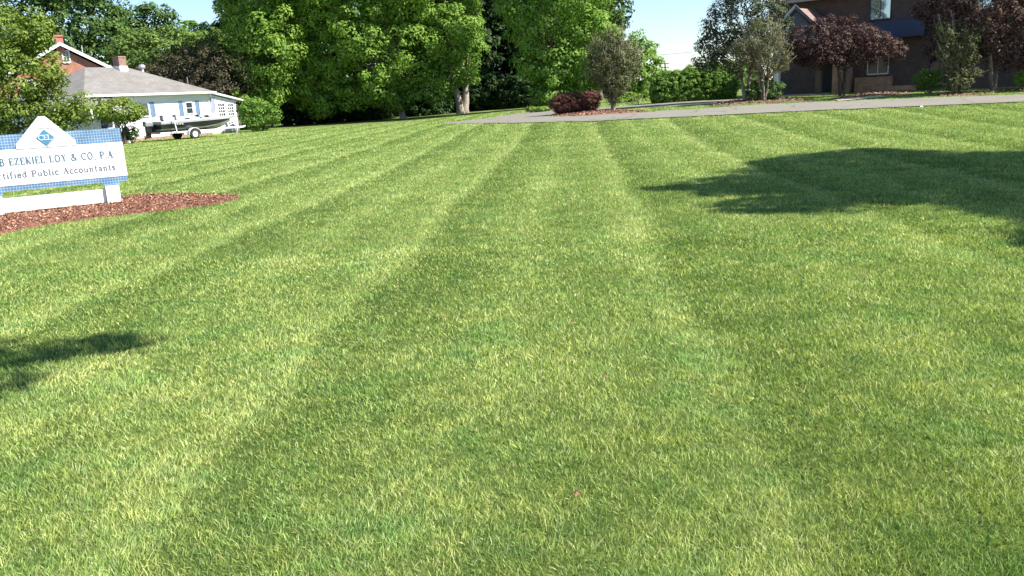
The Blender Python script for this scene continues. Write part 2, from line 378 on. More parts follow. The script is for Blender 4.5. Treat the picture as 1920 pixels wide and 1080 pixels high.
def tree(name, label, cat, base, blobs, leaf, rc=.55, lsize=.26, dens=.8, per=26, bark=None, tr=.22, stems=1, group=None, limbs=14, fill=.25, split=None, flare=1.5, twigs=0):
    base = np.array(base, float)
    root = empty(name, base, label=label, cat=cat, group=group)
    P, Nn, Vv, CC = crown_pts(blobs, rc, dens, fill, per)
    P = P - base
    ok = P[:, 2] > .02
    quads('crown', leaves(P[ok], Nn[ok], lsize), LG[leaf], root, Vv[ok])
    bark = bark or BARK
    B = np.array(blobs); cen = (B[:, :3] * B[:, 3:4]).sum(0) / B[:, 3].sum() - base
    mb = MB(); low = max(.5, (B[:, 2] - B[:, 5]).min() - base[2])
    split = split if split is not None else max(low, cen[2] * .35)
    tops = []
    for s in range(stems):
        an = 2 * math.pi * s / max(1, stems) + .6; sp = 0 if stems == 1 else split * .22
        p0 = np.array([math.cos(an), math.sin(an), 0]) * (tr * .5 if stems > 1 else 0); p0[2] = -.15
        top = np.array([math.cos(an) * sp, math.sin(an) * sp, split])
        top[:2] += cen[:2] * min(1, split / max(cen[2], .1)) * .35
        path = []; n = 6
        for i in range(n + 1):
            t = i / n; q = p0 * (1 - t) + top * t; q[:2] += rng.normal(0, .06, 2) * tr * 3 * math.sin(t * math.pi); path.append(q)
        rad = [tr * (flare if i == 0 else 1) * (1 - .3 * i / n) for i in range(n + 1)]
        mb.tube(path, rad, 10); tops.append((path[-1], rad[-1], path))
    idx = rng.permutation(len(CC))[:limbs]
    for k, i in enumerate(idx):
        tp, r0, pth = tops[k % len(tops)]; tgt = CC[i] - base
        st = tp * .97
        if tgt[2] < st[2]: st = pth[3] if tgt[2] > pth[3][2] else pth[4]
        mid = st * .5 + tgt * .5 + np.array([0, 0, .12 * np.linalg.norm(tgt - st)])
        path = [st, st * .7 + mid * .3 + rng.normal(0, .05, 3), mid, tgt * .6 + mid * .4 + rng.normal(0, .08, 3), tgt]
        r1 = r0 * rng.uniform(.45, .7)
        mb.tube(path, [r1, r1 * .8, r1 * .55, r1 * .3, r1 * .1], 6)
    if twigs:
        for i in rng.permutation(len(CC))[:twigs]:
            tgt = CC[i] - base; d = unit(tgt - tops[0][0] + np.array([0, 0, .4])); L_ = rng.uniform(.5, 1.1)
            mb.tube([tgt - d * L_, tgt, tgt + d * L_ * .5], [.018, .012, .005], 4)
    mb.build('trunk', bark, root, True)
    return root
def shrub(name, label, cat, base, blobs, leaf, rc=.22, lsize=.1, dens=.9, per=22, group=None, stems=5):
    base = np.array(base, float)
    root = empty(name, base, label=label, cat=cat, group=group)
    P, Nn, Vv, CC = crown_pts(blobs, rc, dens, .35, per); P = P - base
    ok = P[:, 2] > .0
    quads('foliage', leaves(P[ok], Nn[ok], lsize), LG[leaf], root, Vv[ok])
    mb = MB()
    for i in rng.permutation(len(CC))[:stems]:
        t = CC[i] - base; t[2] = max(t[2], .2); p0 = np.array([0, 0, -.05]) + rng.normal(0, .008, 3)
        mb.tube([p0, np.array([t[0] * .6, t[1] * .6, t[2] * .4]), t], [.03, .02, .01], 5)
    if stems: mb.build('stems', BARK, root)
    return root

# ---------------------------------------------------------------- ground, driveway, beds
def nonuni(lo_, hi, c, n, p=3.0):
    t = np.linspace(-1, 1, n); s = np.sign(t) * np.abs(t) ** p
    return np.where(s < 0, c + s * (c - lo_), c + s * (hi - c))
gx = np.unique(np.concatenate([np.arange(-60, 60, 1.0), np.linspace(-900, -60, 30), np.linspace(60, 900, 30)]))
gy = np.unique(np.concatenate([np.arange(-10, 110, 1.0), np.linspace(-300, -10, 12), np.linspace(110, 1500, 40)]))
X, Y = np.meshgrid(gx, gy); Z = hz(X, Y)
nx, ny = len(gx), len(gy); V = np.stack([X, Y, Z], -1).reshape(-1, 3)
F = [(j * nx + i, j * nx + i + 1, (j + 1) * nx + i + 1, (j + 1) * nx + i) for j in range(ny - 1) for i in range(nx - 1)]
me = bpy.data.meshes.new('ground'); me.from_pydata(V.tolist(), [], F); me.update(); me.polygons.foreach_set('use_smooth', [True] * len(F))
tag(link('ground', me, GROUND), kind='structure')

def resample(pts, n):
    pts = np.array(pts, float); d = np.r_[0, np.cumsum(np.linalg.norm(np.diff(pts, axis=0), axis=1))]
    t = np.linspace(0, d[-1], n); return np.stack([np.interp(t, d, pts[:, k]) for k in range(pts.shape[1])], 1)
def strip(name, near, far, m, lift, n=160, k=8):
    A = resample([G(*p)[:2] if len(p) == 2 else p[:2] for p in near], n); B = resample([G(*p)[:2] if len(p) == 2 else p[:2] for p in far], n)
    if n > 20: A[1:-1] += rng.normal(0, .035, (n - 2, 2)); B[1:-1] += rng.normal(0, .045, (n - 2, 2))
    V = []; F = []
    for i in range(n):
        for j in range(k + 1):
            q = A[i] * (1 - j / k) + B[i] * j / k; V.append((q[0], q[1], gz(*q) + lift))
    for i in range(n - 1):
        for j in range(k): a_ = i * (k + 1) + j; F.append((a_, a_ + k + 1, a_ + k + 2, a_ + 1))
    for i in range(n):   # thin skirt on both long edges
        pass
    me = bpy.data.meshes.new(name); me.from_pydata(V, [], F); me.update(); o = link(name, me, m)
    return o, np.concatenate([A, B[::-1]])
POLYS = []
o, pl = strip('driveway', [(830, 233.5), (960, 232), (1100, 229), (1300, 219.5), (1600, 205.5), (1920, 192), (2300, 176)],
              [(832, 231.5), (950, 219), (1050, 219.5), (1130, 215), (1300, 206), (1450, 196), (1650, 188), (1920, 178.5), (2300, 163)], ASPH, .035)
tag(o, kind='structure'); POLYS.append(pl)
o, pl = strip('driveway_branch', [(940, 222), (1010, 221), (1043, 219), (1060, 210), (1110, 207.5), (1160, 204.5), (1250, 200.5), (1330, 197), (1380, 191), (1440, 185)],
              [(930, 220), (965, 214), (1010, 209), (1060, 204.5), (1120, 202), (1170, 200), (1230, 194), (1300, 190.5), (1370, 187), (1440, 181)], ASPH, .028)
tag(o, kind='structure'); POLYS.append(pl)
def bed(name, pts, lift=.03, mound=.05, raw=False, nch=2500, chip=.05, m=MULCH):
    W = np.array(pts if raw else [G(*p)[:2] for p in pts]); c = W.mean(0)
    # smooth closed outline
    n = len(W); out = []
    for i in range(n):
        p0, p1, p2, p3 = W[i - 1], W[i], W[(i + 1) % n], W[(i + 2) % n]
        for t in (0, .25, .5, .75):
            out.append(.5 * ((2 * p1) + (-p0 + p2) * t + (2 * p0 - 5 * p1 + 4 * p2 - p3) * t * t + (-p0 + 3 * p1 - 3 * p2 + p3) * t ** 3))
    out = np.array(out); V = []; F = []; k = len(out); rings = 7
    for j in range(rings):
        s = 1 - j / rings
        for q in out:
            p = c + (q - c) * s; V.append((p[0], p[1], gz(*p) + lift * min(1, j * .8 + .2) + mound * (1 - s ** 2)))
    V.append((c[0], c[1], gz(*c) + lift + mound))
    for j in range(rings - 1):
        for i in range(k): i2 = (i + 1) % k; F.append((j * k + i, j * k + i2, (j + 1) * k + i2, (j + 1) * k + i))
    for i in range(k): F.append(((rings - 1) * k + i, (rings - 1) * k + (i + 1) % k, len(V) - 1))
    me = bpy.data.meshes.new(name); me.from_pydata(V, [], F); me.update(); o = tag(link(name, me, m), kind='structure')
    # chips
    if nch:
        lo_, hi = out.min(0), out.max(0); q = rng.uniform(lo_, hi, (nch * 3, 2)); q = q[inside(q, out)][:nch]
        ang = np.arctan2(*(q - c).T); P = np.zeros((len(q), 3)); P[:, :2] = q
        # height from radial fraction
        oa = np.arctan2(*(out - c).T); od = np.linalg.norm(out - c, axis=1); ix = np.argsort(oa)
        rr = np.linalg.norm(q - c, axis=1) / np.interp(ang, oa[ix], od[ix], period=2 * math.pi)
        P[:, 2] = hz(q[:, 0], q[:, 1]) + lift + mound * (1 - np.clip(rr, 0, 1) ** 2) + rng.uniform(-.005, .02, len(q))
        Nn = unit(rng.normal(size=(len(q), 3)) * .5 + np.array([0, 0, 1]))
        tag(quads('mulch_chips', leaves(P, Nn, chip, .5), CHIPB if m is MULCHB else CHIP, None, rng.random(len(q))), 'loose reddish brown bark chips', 'mulch', kind='stuff')
    POLYS.append(out)
    return o
def inside(q, poly):
    x, y = q[:, 0], q[:, 1]; r = np.zeros(len(q), bool); n = len(poly); j = n - 1
    for i in range(n):
        xi, yi = poly[i]; xj, yj = poly[j]
        c = ((yi > y) != (yj > y)) & (x < (xj - xi) * (y - yi) / (yj - yi + 1e-12) + xi); r ^= c; j = i
    return r
# sign frame
SG = np.array([-7.23, 14.96]); sa = R_(58); st_ = np.array([math.sin(sa), math.cos(sa)]); sn = np.array([-math.cos(sa), math.sin(sa)])
def sgw(s, d): return SG + st_ * s + sn * d
bed('sign_bed', [G(452, 371)[:2], G(400, 384)[:2], G(300, 397)[:2], G(180, 410)[:2], G(60, 428)[:2], G(-60, 448)[:2], sgw(-3.6, -.6), sgw(-3.2, .3), sgw(-1.8, .9), sgw(-.3, 1.0), G(262, 367)[:2], G(350, 365)[:2], G(420, 367)[:2]], raw=True, nch=15000, chip=.042)
bed('island_bed', [(1030, 219.5), (1060, 211), (1120, 208), (1170, 208), (1230, 210.5), (1180, 213.5), (1120, 216.5), (1070, 219.5)], nch=1500, chip=.12)
bed('tree_bed', [(1330, 198.5), (1370, 190), (1430, 185), (1500, 184), (1530, 188), (1480, 192), (1430, 194), (1380, 197)], nch=1200, chip=.12, m=MULCHB)
bed('entry_bed', [(1560, 186), (1600, 179), (1640, 174), (1690, 170), (1720, 172), (1670, 179), (1620, 184)], nch=1200, chip=.12, m=MULCHB)
bed('corner_bed', [(1750, 182), (1780, 176), (1850, 172), (1960, 165), (2050, 160), (2000, 166), (1900, 171), (1840, 177)], nch=900, chip=.12, m=MULCHB)
o, pl = strip('walkway', [(1572, 190.5), (1620, 187), (1665, 182.5)], [(1562, 188.5), (1612, 183), (1650, 179.5)], CONC, .045, 12, 3)
tag(o, kind='structure'); POLYS.append(pl)

# ---------------------------------------------------------------- grass
def grass():
    n = 2100000
    # sample distance with falling density in a wedge
    u_ = rng.random(n); d0, d1, k = 1.7, 62.0, .3
    d = (d0 ** k + u_ * (d1 ** k - d0 ** k)) ** (1 / k)
    x = rng.uniform(-1, 1, n) * (d * .72 + .6); y = d
    q = np.stack([x, y], 1); keep = np.ones(n, bool)
    for P in POLYS:
        lo_, hi_ = P.min(0), P.max(0); m_ = ((q >= lo_) & (q <= hi_)).all(1); ii = np.nonzero(m_)[0]
        if len(ii): keep[ii] &= ~inside(q[ii], P)
    cl = np.sin(x * 7.1 + np.sin(y * 5.3) * 2) * np.sin(y * 6.7 + np.sin(x * 4.1) * 2)
    keep &= rng.random(n) < .8 + .2 * cl
    x, y, d = x[keep], y[keep], d[keep]; n = len(x)
    s = (stripe(x, y) + rng.normal(0, .035, n) + .03 * np.sin(x * 3.3 + y * 2.1) * np.sin(y * 1.3 - x)) % 1.0
    st = np.interp(s, [0, .1, .3, .45, .6, .85, .95, 1.0], [.14, .18, .38, .70, .40, .58, 1.0, .28])
    def noise(sc, seed):
        r = np.random.default_rng(seed); v = 0
        for o_ in range(5):
            a_ = r.uniform(0, 6.28, 4); f_ = sc * (1.9 ** o_)
            v = v + (np.sin(x * f_ * math.cos(a_[0]) + y * f_ * math.sin(a_[0]) + a_[1] + 1.7 * np.sin(y * f_ * .7 + a_[3])) * np.sin(x * f_ * math.sin(a_[2]) - y * f_ * math.cos(a_[2]) + a_[3] + 1.3 * np.sin(x * f_ * .8 + a_[1]))) / (1.35 ** o_)
        return v / 2.4
    s_j = 0; n0 = noise(.33, 3); n1 = noise(.9, 1); n2 = noise(3.1, 2); n3 = noise(9.0, 5); n4 = noise(17.0, 8)
    L_ = rng.uniform(.016, .044, n) * (1 + .3 * n2 + .2 * n3) * (1 + .008 * d)
    L_ *= np.where(rng.random(n) < .015, 1.5, 1)
    wd = .0021 * np.maximum(1, d / 2.6) ** .9 * rng.uniform(.6, 1.4, n)
    L_ = np.maximum(L_, wd * 1.5)
    lean = (st - .42) * .7 + n1 * .15
    ta = n3 * 3.0 + n2 * 2.0          # tufts share a direction
    am = rng.uniform(.05, .8, n)
    dx = np.sin(ta) * am * .3 + math.sin(ST_AZ) * lean + rng.normal(0, .5, n); dy = np.cos(ta) * am * .3 + math.cos(ST_AZ) * lean + rng.normal(0, .5, n)
    dirv = unit(np.stack([dx, dy, np.ones(n)], 1)); d2 = unit(np.stack([dx * 1.5, dy * 1.5, np.ones(n) * .9], 1))
    fa = rng.uniform(0, math.pi, n); sv = np.stack([np.cos(fa), np.sin(fa), np.zeros(n)], 1)
    sv = unit(sv - (sv * dirv).sum(1, keepdims=True) * dirv)
    b = np.stack([x, y, hz(x, y) - .004], 1); L2 = L_[:, None]; w2 = wd[:, None]
    v = .46 + (st - .45) * (.22 + .12 * sm((d - 5) / 12)) + n0 * .05 + n1 * .12 + n2 * .11 + n3 * .07 + n4 * .05 + rng.normal(0, .16, n)  # stripe term puts the sheen of leaning blades into their colour
    dry = rng.random(n) < .06 + .05 * n2; v = np.where(dry, rng.uniform(.8, 1, n), np.clip(v, 0, .84))
    near = d < 9
    mid = b + dirv * L2 * .5; tip = mid + d2 * L2 * .5
    q1 = np.stack([b - sv * w2 * .5, b + sv * w2 * .5, mid + sv * w2 * .5, mid - sv * w2 * .5], 1)[near]
    q2 = np.stack([mid - sv * w2 * .5, mid + sv * w2 * .5, tip + sv * w2 * .08, tip - sv * w2 * .08], 1)[near]
    q3 = np.stack([b - sv * w2 * .5, b + sv * w2 * .5, tip + sv * w2 * .12, tip - sv * w2 * .12], 1)[~near]
    o = quads('lawn_grass', np.concatenate([q1, q2, q3]), GRASS, None, np.concatenate([v[near], v[near], v[~near]]))
    return tag(o, 'freshly mown lawn grass with light and dark mowing stripes', 'grass', kind='stuff')
grass()
def fallen_leaf(px, py, s, label):
    p = G(px, py, .045); m = plain('dead_leaf', (.15, .085, .04), .8, .3, 20); t = R_(35)
    pts = []; k = 14
    for i in range(k):
        a_ = 2 * math.pi * i / k; r = s * (.5 + .28 * abs(math.cos(a_ * 2.5)))
        pts.append((math.cos(a_) * r, math.sin(a_) * r * .7, .25 * s * math.cos(a_) ** 2))
    mb = MB(); mb.poly(pts); mb.tube([(s * .5, 0, .02), (s * 1.0, .1 * s, .0)], .0015, 5)
    o = mb.build('fallen_leaf', m); o.location = p.tolist(); o.rotation_euler = (R_(25), R_(-20), random.uniform(0, 6))
    tag(o, label, 'leaf', 'dead leaves on the lawn')
fallen_leaf(1137, 722, .03, 'small curled brown leaf on the lawn right of centre')
fallen_leaf(1081, 945, .022, 'narrow pale brown leaf lowest on the lawn, near the bottom edge')
fallen_leaf(998, 768, .02, 'tiny reddish leaf in the middle of the lawn, left of the curled one')
fallen_leaf(1073, 615, .025, 'farthest small brown leaf on the middle stripe of the lawn')

pc_ = G(1728, 203, .05); mb = MB()
mb.poly([(-.05, -.04, 0), (.04, -.04, .01), (.05, .03, .03), (.0, .02, .025)]).poly([(-.05, -.04, 0), (.0, .02, .025), (.01, .04, .035), (-.04, .03, .03)])
o = mb.build('paper_scrap', WHITE); o.location = pc_.tolist(); tag(o, 'small crumpled white scrap on the lawn near the driveway at right', 'litter')

# ---------------------------------------------------------------- lettering
def arc(cx, cy, rx, ry, a0, a1, n=10):
    return [(cx + rx * math.cos(R_(a0 + (a1 - a0) * i / n)), cy + ry * math.sin(R_(a0 + (a1 - a0) * i / n))) for i in range(n + 1)]
T, t_ = .16, .085
GL = {
 'B': (.6, [([(.12, 0), (.12, 1)], T), ([(0, .97), (.3, .97)] + arc(.3, .75, .2, .22, 90, -90) + [(.12, .53)], t_ + .03), ([(.12, .53), (.32, .53)] + arc(.32, .28, .24, .25, 90, -90) + [(0, .03)], t_ + .04)]),
 'E': (.55, [([(.12, 0), (.12, 1)], T), ([(0, .97), (.5, .97), (.5, .82)], t_), ([(.12, .5), (.4, .5), (.4, .58)], t_), ([(0, .03), (.52, .03), (.54, .2)], t_)]),
 'Z': (.6, [([(.04, .8), (.06, .97), (.52, .97)], t_), ([(.5, .97), (.06, .03)], T), ([(.06, .03), (.54, .03), (.56, .2)], t_)]),
 'K': (.68, [([(.12, 0), (.12, 1)], T), ([(.58, .97), (.14, .42)], t_), ([(.24, .56), (.6, .03)], T), ([(0, .98), (.24, .98)], t_), ([(0, .02), (.24, .02)], t_), ([(.5, .98), (.68, .98)], t_), ([(.48, .02), (.7, .02)], t_)]),
 'I': (.26, [([(.13, 0), (.13, 1)], T), ([(.01, .98), (.25, .98)], t_), ([(.01, .02), (.25, .02)], t_)]),
 'L': (.55, [([(.12, 0), (.12, 1)], T), ([(0, .98), (.26, .98)], t_), ([(0, .03), (.5, .03), (.52, .22)], t_)]),
 'O': (.75, [(arc(.37, .5, .3, .5, 0, 360, 20), T * .8)]),
 'Y': (.68, [([(.1, .97), (.34, .48)], T), ([(.6, .97), (.34, .48)], t_), ([(.34, .5), (.34, 0)], T), ([(0, .98), (.22, .98)], t_), ([(.5, .98), (.7, .98)], t_), ([(.22, .02), (.46, .02)], t_)]),
 '&': (.8, [([(.72, .5), (.55, .15)] + arc(.3, .25, .25, .25, -40, -200, 8) + [(.42, .68)] + arc(.32, .8, .13, .18, -20, 200, 8) + [(.72, .02)], T * .75)]),
 'C': (.68, [(arc(.38, .5, .34, .48, 45, 315, 16), T * .75), ([(.63, .98), (.62, .7)], t_)]),
 ',': (.22, [([(.12, .08), (.08, -.18)], T * .8)]),
 '.': (.22, [([(.1, .0), (.1, .12)], T)]),
 'P': (.58, [([(.12, 0), (.12, 1)], T), ([(0, .97), (.3, .97)] + arc(.3, .72, .24, .25, 90, -90) + [(.12, .47)], t_ + .04), ([(0, .02), (.26, .02)], t_)]),
 'A': (.7, [([(.1, .0), (.35, 1)], t_), ([(.35, 1), (.6, 0)], T), ([(.2, .34), (.5, .34)], t_), ([(0, .02), (.2, .02)], t_), ([(.48, .02), (.72, .02)], t_)]),
 'F': (.5, [([(.12, 0), (.12, 1)], T), ([(0, .97), (.48, .97), (.48, .82)], t_), ([(.12, .5), (.38, .5)], t_)]),
 'e': (.5, [([(.08, .36), (.42, .36)] + arc(.25, .34, .19, .31, 5, 320, 14), t_ + .05)]),
 'r': (.42, [([(.14, 0), (.14, .64)], T), (arc(.28, .42, .14, .22, 160, 60, 5), t_ + .03), ([(.02, .62), (.16, .62)], t_), ([(.02, .02), (.28, .02)], t_)]),
 't': (.36, [([(.16, .88), (.16, .15)] + arc(.26, .14, .1, .12, 180, 300, 5), T * .85), ([(.02, .62), (.32, .62)], t_)]),
 'i': (.27, [([(.14, 0), (.14, .64)], T), ([(.02, .62), (.16, .62)], t_), ([(.02, .02), (.27, .02)], t_), ([(.13, .82), (.13, .95)], T)]),
 'f': (.36, [([(.14, 0), (.14, .8)] + arc(.26, .82, .12, .16, 180, 50, 5), T * .8), ([(.02, .62), (.32, .62)], t_), ([(.02, .02), (.28, .02)], t_)]),
 'd': (.56, [([(.42, 0), (.42, .98)], T), (arc(.24, .33, .19, .31, 0, 360, 14), t_ + .04), ([(.3, .97), (.44, .97)], t_)]),
 'u': (.58, [([(.13, .64), (.13, .2)] + arc(.27, .2, .14, .17, 180, 340, 6), T * .75), ([(.45, 0), (.45, .64)], T), ([(.01, .62), (.15, .62)], t_)]),
 'b': (.56, [([(.13, 0), (.13, .98)], T), (arc(.31, .33, .19, .31, 0, 360, 14), t_ + .04), ([(.01, .97), (.15, .97)], t_)]),
 'l': (.27, [([(.14, 0), (.14, .98)], T), ([(.02, .97), (.16, .97)], t_), ([(.02, .02), (.27, .02)], t_)]),
 'c': (.46, [(arc(.26, .33, .2, .31, 45, 315, 12), t_ + .06)]),
 'o': (.54, [(arc(.27, .33, .21, .31, 0, 360, 16), t_ + .06)]),
 'n': (.6, [([(.14, 0), (.14, .64)], T), (arc(.3, .42, .15, .21, 170, 0, 6) + [(.45, 0)], T * .8), ([(.02, .62), (.16, .62)], t_), ([(.03, .02), (.26, .02)], t_), ([(.35, .02), (.57, .02)], t_)]),
 'a': (.5, [(arc(.24, .46, .17, .18, 150, 0, 6) + [(.4, 0)], T * .75), (arc(.22, .18, .16, .17, 0, 360, 10), t_ + .03)]),
 's': (.42, [(arc(.21, .48, .15, .15, 30, 250, 7) + arc(.21, .18, .15, .16, 90, -150, 7), t_ + .05)]),
 ' ': (.34, []),
}
def textw(s, sp): return sum(GL[c][0] + sp for c in s) - sp
def lettering(text, x0, x1, z0, h, y, mat_, parent, name='lettering', bold=1.0, sp=.16, rise=0):
    wtot = textw(text, sp); sx = (x1 - x0) / wtot; mb = MB(); x = 0; k = 0
    for ch in text:
        wd_, strokes = GL[ch]
        for pts, th in strokes:
            P = [((x + a_) * sx + x0, z0 + b_ * h + ((x + a_) * sx) * rise) for a_, b_ in pts]; th = th * h * bold
            for i in range(len(P) - 1):
                (ax, az_), (bx, bz) = P[i], P[i + 1]; L_ = math.hypot(bx - ax, bz - az_) or 1e-6
                ux, uz = (bx - ax) / L_, (bz - az_) / L_; e_ = th * .25 if len(P) > 2 else 0
                ax -= ux * e_; az_ -= uz * e_; bx += ux * e_; bz += uz * e_
                nx_, nz_ = -uz * th / 2, ux * th / 2; yy = y - .003 - .00006 * (k % 30); k += 1
                mb.prism([(ax + nx_, az_ + nz_), (bx + nx_, bz + nz_), (bx - nx_, bz - nz_), (ax - nx_, az_ - nz_)][::-1], yy, y + .001)
        x += wd_ + sp
    return mb.build(name, mat_, parent)

# ---------------------------------------------------------------- business sign
sg = empty('business_sign', (SG[0], SG[1], 0), R_(90 - 58), label='white and blue tiled business sign with pointed pediment, standing in a mulch bed', cat='sign')
XL, XR, XC = -2.08, .35, -.86
MB().box(XL, XR, .0, .20, .54, 1.15).build('sign_panel', WHITE, sg, bevel=.006)
MB().box(XL + .004, XR - .004, .006, .194, 1.15, 1.40).build('tile_band', TILE, sg)
MB().box(XL + .004, XR - .004, .006, .194, .45, .54).build('tile_band', TILE, sg)
MB().prism([(XC - .46, 1.145), (XC + .46, 1.145), (XC + .46, 1.225), (XC + .05, 1.675), (XC - .05, 1.675), (XC - .46, 1.225)], -.012, .212).build('pediment', WHITE, sg, bevel=.008)
y_ = -.012
mb = MB(); P = arc(XC, 1.20, .27, .27, 28, 152, 24)
for i in range(24):
    t0, t1 = i / 24, (i + 1) / 24; w0, w1 = .02 * math.sin(t0 * math.pi) + .002, .02 * math.sin(t1 * math.pi) + .002
    def off(p, w_): dx, dz = p[0] - XC, p[1] - 1.20; l = math.hypot(dx, dz); return (p[0] + dx / l * w_, p[1] + dz / l * w_)
    mb.prism([P[i], P[i + 1], off(P[i + 1], w1), off(P[i], w0)], y_ - .004, y_ + .001)
mb.build('logo_arc', LOGOG, sg)
MB().prism([(XC + .01 + a_, 1.293 + b_) for a_, b_ in ((-.14, 0), (0, -.14), (.14, 0), (0, .14))], y_ - .004, y_ + .001).build('logo_shadow', LOGOG, sg)
MB().prism([(XC + a_, 1.315 + b_) for a_, b_ in ((-.14, 0), (0, -.14), (.14, 0), (0, .14))], y_ - .008, y_ + .001).build('logo_diamond', LOGOB, sg)
lettering('CEL', XC - .105, XC + .10, 1.275, .085, y_ - .008, WHITE, sg, 'logo_lettering', .75, -.04)
lettering('B EZEKIEL LOY & CO, P.A.', -1.605, .20, .885, .12, 0, LETTER, sg, bold=1.3)
lettering('Certified Public Accountants', -1.84, .165, .665, .105, 0, LETTER2, sg, bold=1.3, sp=.13)
for s_, x_ in ((1, .06), (-1, 2 * XC - .06)):
    x0, x1 = x_ - .115, x_ + .115
    MB().box(x0, x1, -.02, .22, -.05, .385).build('post', WHITE, sg, bevel=.008)
    MB().prism([(x0 - .01, .385), (x1 + .01, .385), (x1 + .045, .45), (x0 - .045, .45)], .0, .20).build('post_cap', TILE, sg)
MB().box(XC - .80, XC + .80, .04, .14, .085, .33).build('rail', WHITE, sg, bevel=.008)
MB().box(2 * XC - .06 - .135, 2 * XC - .06 + .135, -.035, .235, -.05, .07).build('plinth', TILE, sg)

# ---------------------------------------------------------------- windows helper (local x along wall, wall face at y=yw, facing -y)
def window(parent, x0, x1, z0, z1, yw, frame=WHITE2, pane=GLASS, nx_=1, nz_=2, fw=.05, bar=.022, dep=.05, blinds=False):
    mb = MB()
    mb.box(x0 - fw, x0, yw - dep, yw + .02, z0 - fw, z1 + fw).box(x1, x1 + fw, yw - dep, yw + .02, z0 - fw, z1 + fw)
    mb.box(x0, x1, yw - dep, yw + .02, z1, z1 + fw).box(x0, x1, yw - dep - .03, yw + .02, z0 - fw * 1.4, z0)
    for i in range(1, nx_): x = x0 + (x1 - x0) * i / nx_; mb.box(x - bar / 2, x + bar / 2, yw - dep * .55, yw + .01, z0, z1)
    for j in range(1, nz_): z = z0 + (z1 - z0) * j / nz_; mb.box(x0 + .001, x1 - .001, yw - dep * .6, yw + .01, z - bar / 2 - .003, z + bar / 2 + .003)
    f_ = mb.build('window', frame, parent)
    MB().box(x0 + .002, x1 - .002, yw - dep * .3, yw + .005, z0 + .002, z1 - .002).build('pane', pane, f_)
    return f_
def shutter(parent, x0, x1, z0, z1, yw, m):
    mb = MB(); mb.box(x0, x0 + .05, yw - .045, yw, z0, z1).box(x1 - .05, x1, yw - .045, yw, z0, z1)
    mb.box(x0 + .05, x1 - .05, yw - .045, yw, z1 - .06, z1).box(x0 + .05, x1 - .05, yw - .045, yw, z0, z0 + .06)
    z = z0 + .08
    while z < z1 - .08: mb.poly([(x0 + .05, yw - .01, z + .035), (x1 - .05, yw - .01, z + .035), (x1 - .05, yw - .038, z), (x0 + .05, yw - .038, z)][::-1]); z += .042
    mb.box(x0 + .05, x1 - .05, yw - .008, yw, z0 + .06, z1 - .06)
    return mb.build('shutter', m, parent)

# ---------------------------------------------------------------- white house
wh = empty('white_house', (-20.0, 59.0, 0), R_(90 - 29.3), label='low white house with grey hip roof and blue shutters, behind the boat', cat='house')
WL, WR = -9.55, -.4
MB().box(WL, WR, .4, 7.9, .18, 2.9).build('wall', SIDING, wh)
MB().box(WL - .02, WR + .02, .38, 7.92, -.2, .18).build('foundation', BRICK_O, wh)
ze, zr = 2.95, 4.82; e0, e1, d1_ = -9.95, 0.0, 8.3
rl, rr_, rd = e0 + 3.25, e1 - 3.6, d1_ / 2
mb = MB()
A_, B_, C_, D_ = (e0, 0, ze), (e1, 0, ze), (e1, d1_, ze), (e0, d1_, ze); RLp, RRp = (rl, rd, zr), (rr_, rd, zr)
mb.poly([A_, B_, RRp, RLp]).poly([C_, D_, RLp, RRp]).poly([D_, A_, RLp]).poly([B_, C_, RRp])
rf = mb.build('roof', SHING, wh)
MB().box(e0 + .02, e1 - .02, .02, d1_ - .02, ze - .07, ze - .012).build('soffit', WHITE2, wh)
MB().box(e0, e1 + .03, -.13, -.002, ze - .13, ze + .0).build('gutter', WHITE2, wh, bevel=.02)
MB().tube([(WR + .06, -.06, ze - .1), (WR + .05, .3, ze - .35), (WR + .05, .36, 2.2), (WR + .05, .36, .2)], .035, 8).build('downspout', WHITE2, wh)
MB().box(-4.55, -4.0, 3.6, 4.2, 4.4, 5.45).box(-4.58, -3.97, 3.57, 4.23, 5.42, 5.52).build('chimney', BRICK_O, rf)
MB().box(-4.59, -3.96, 3.56, 4.24, 4.55, 4.88).build('chimney_flashing', WHITE2, rf)
mb = MB(); mb.tube([(-2.75, 3.7, 4.2), (-2.75, 3.7, 4.72)], .1, 12)
mb.tube([(-2.75, 3.7, 4.68), (-2.75, 3.7, 4.74), (-2.75, 3.7, 4.86), (-2.75, 3.7, 4.97), (-2.75, 3.7, 5.0)], [.11, .2, .23, .16, .03], 14)
mb.build('roof_vent', ALU, rf, True)
MB().tube([(-1.2, 1.2, 3.2), (-1.2, 1.2, 4.0)], .018, 6).build('vent_pipe', ALU, rf)
yw = .4
window(wh, -5.9, -5.35, 1.55, 2.32, yw)
shutter(wh, -5.17, -4.83, 1.5, 2.4, yw, SHUT); 
shutter(wh, -6.4, -6.06, 1.5, 2.4, yw, SHUT)
shutter(wh, -2.9, -2.58, 1.42, 2.38, yw, SHUT); shutter(wh, -1.52, -1.2, 1.42, 2.38, yw, SHUT)
window(wh, -2.33, -1.83, 1.56, 2.27, yw)
# left part of the front wall
window(wh, -8.9, -8.1, .95, 1.95, yw, pane=GLASS); shutter(wh, -7.95, -7.6, .9, 2.0, yw, SHUTD)
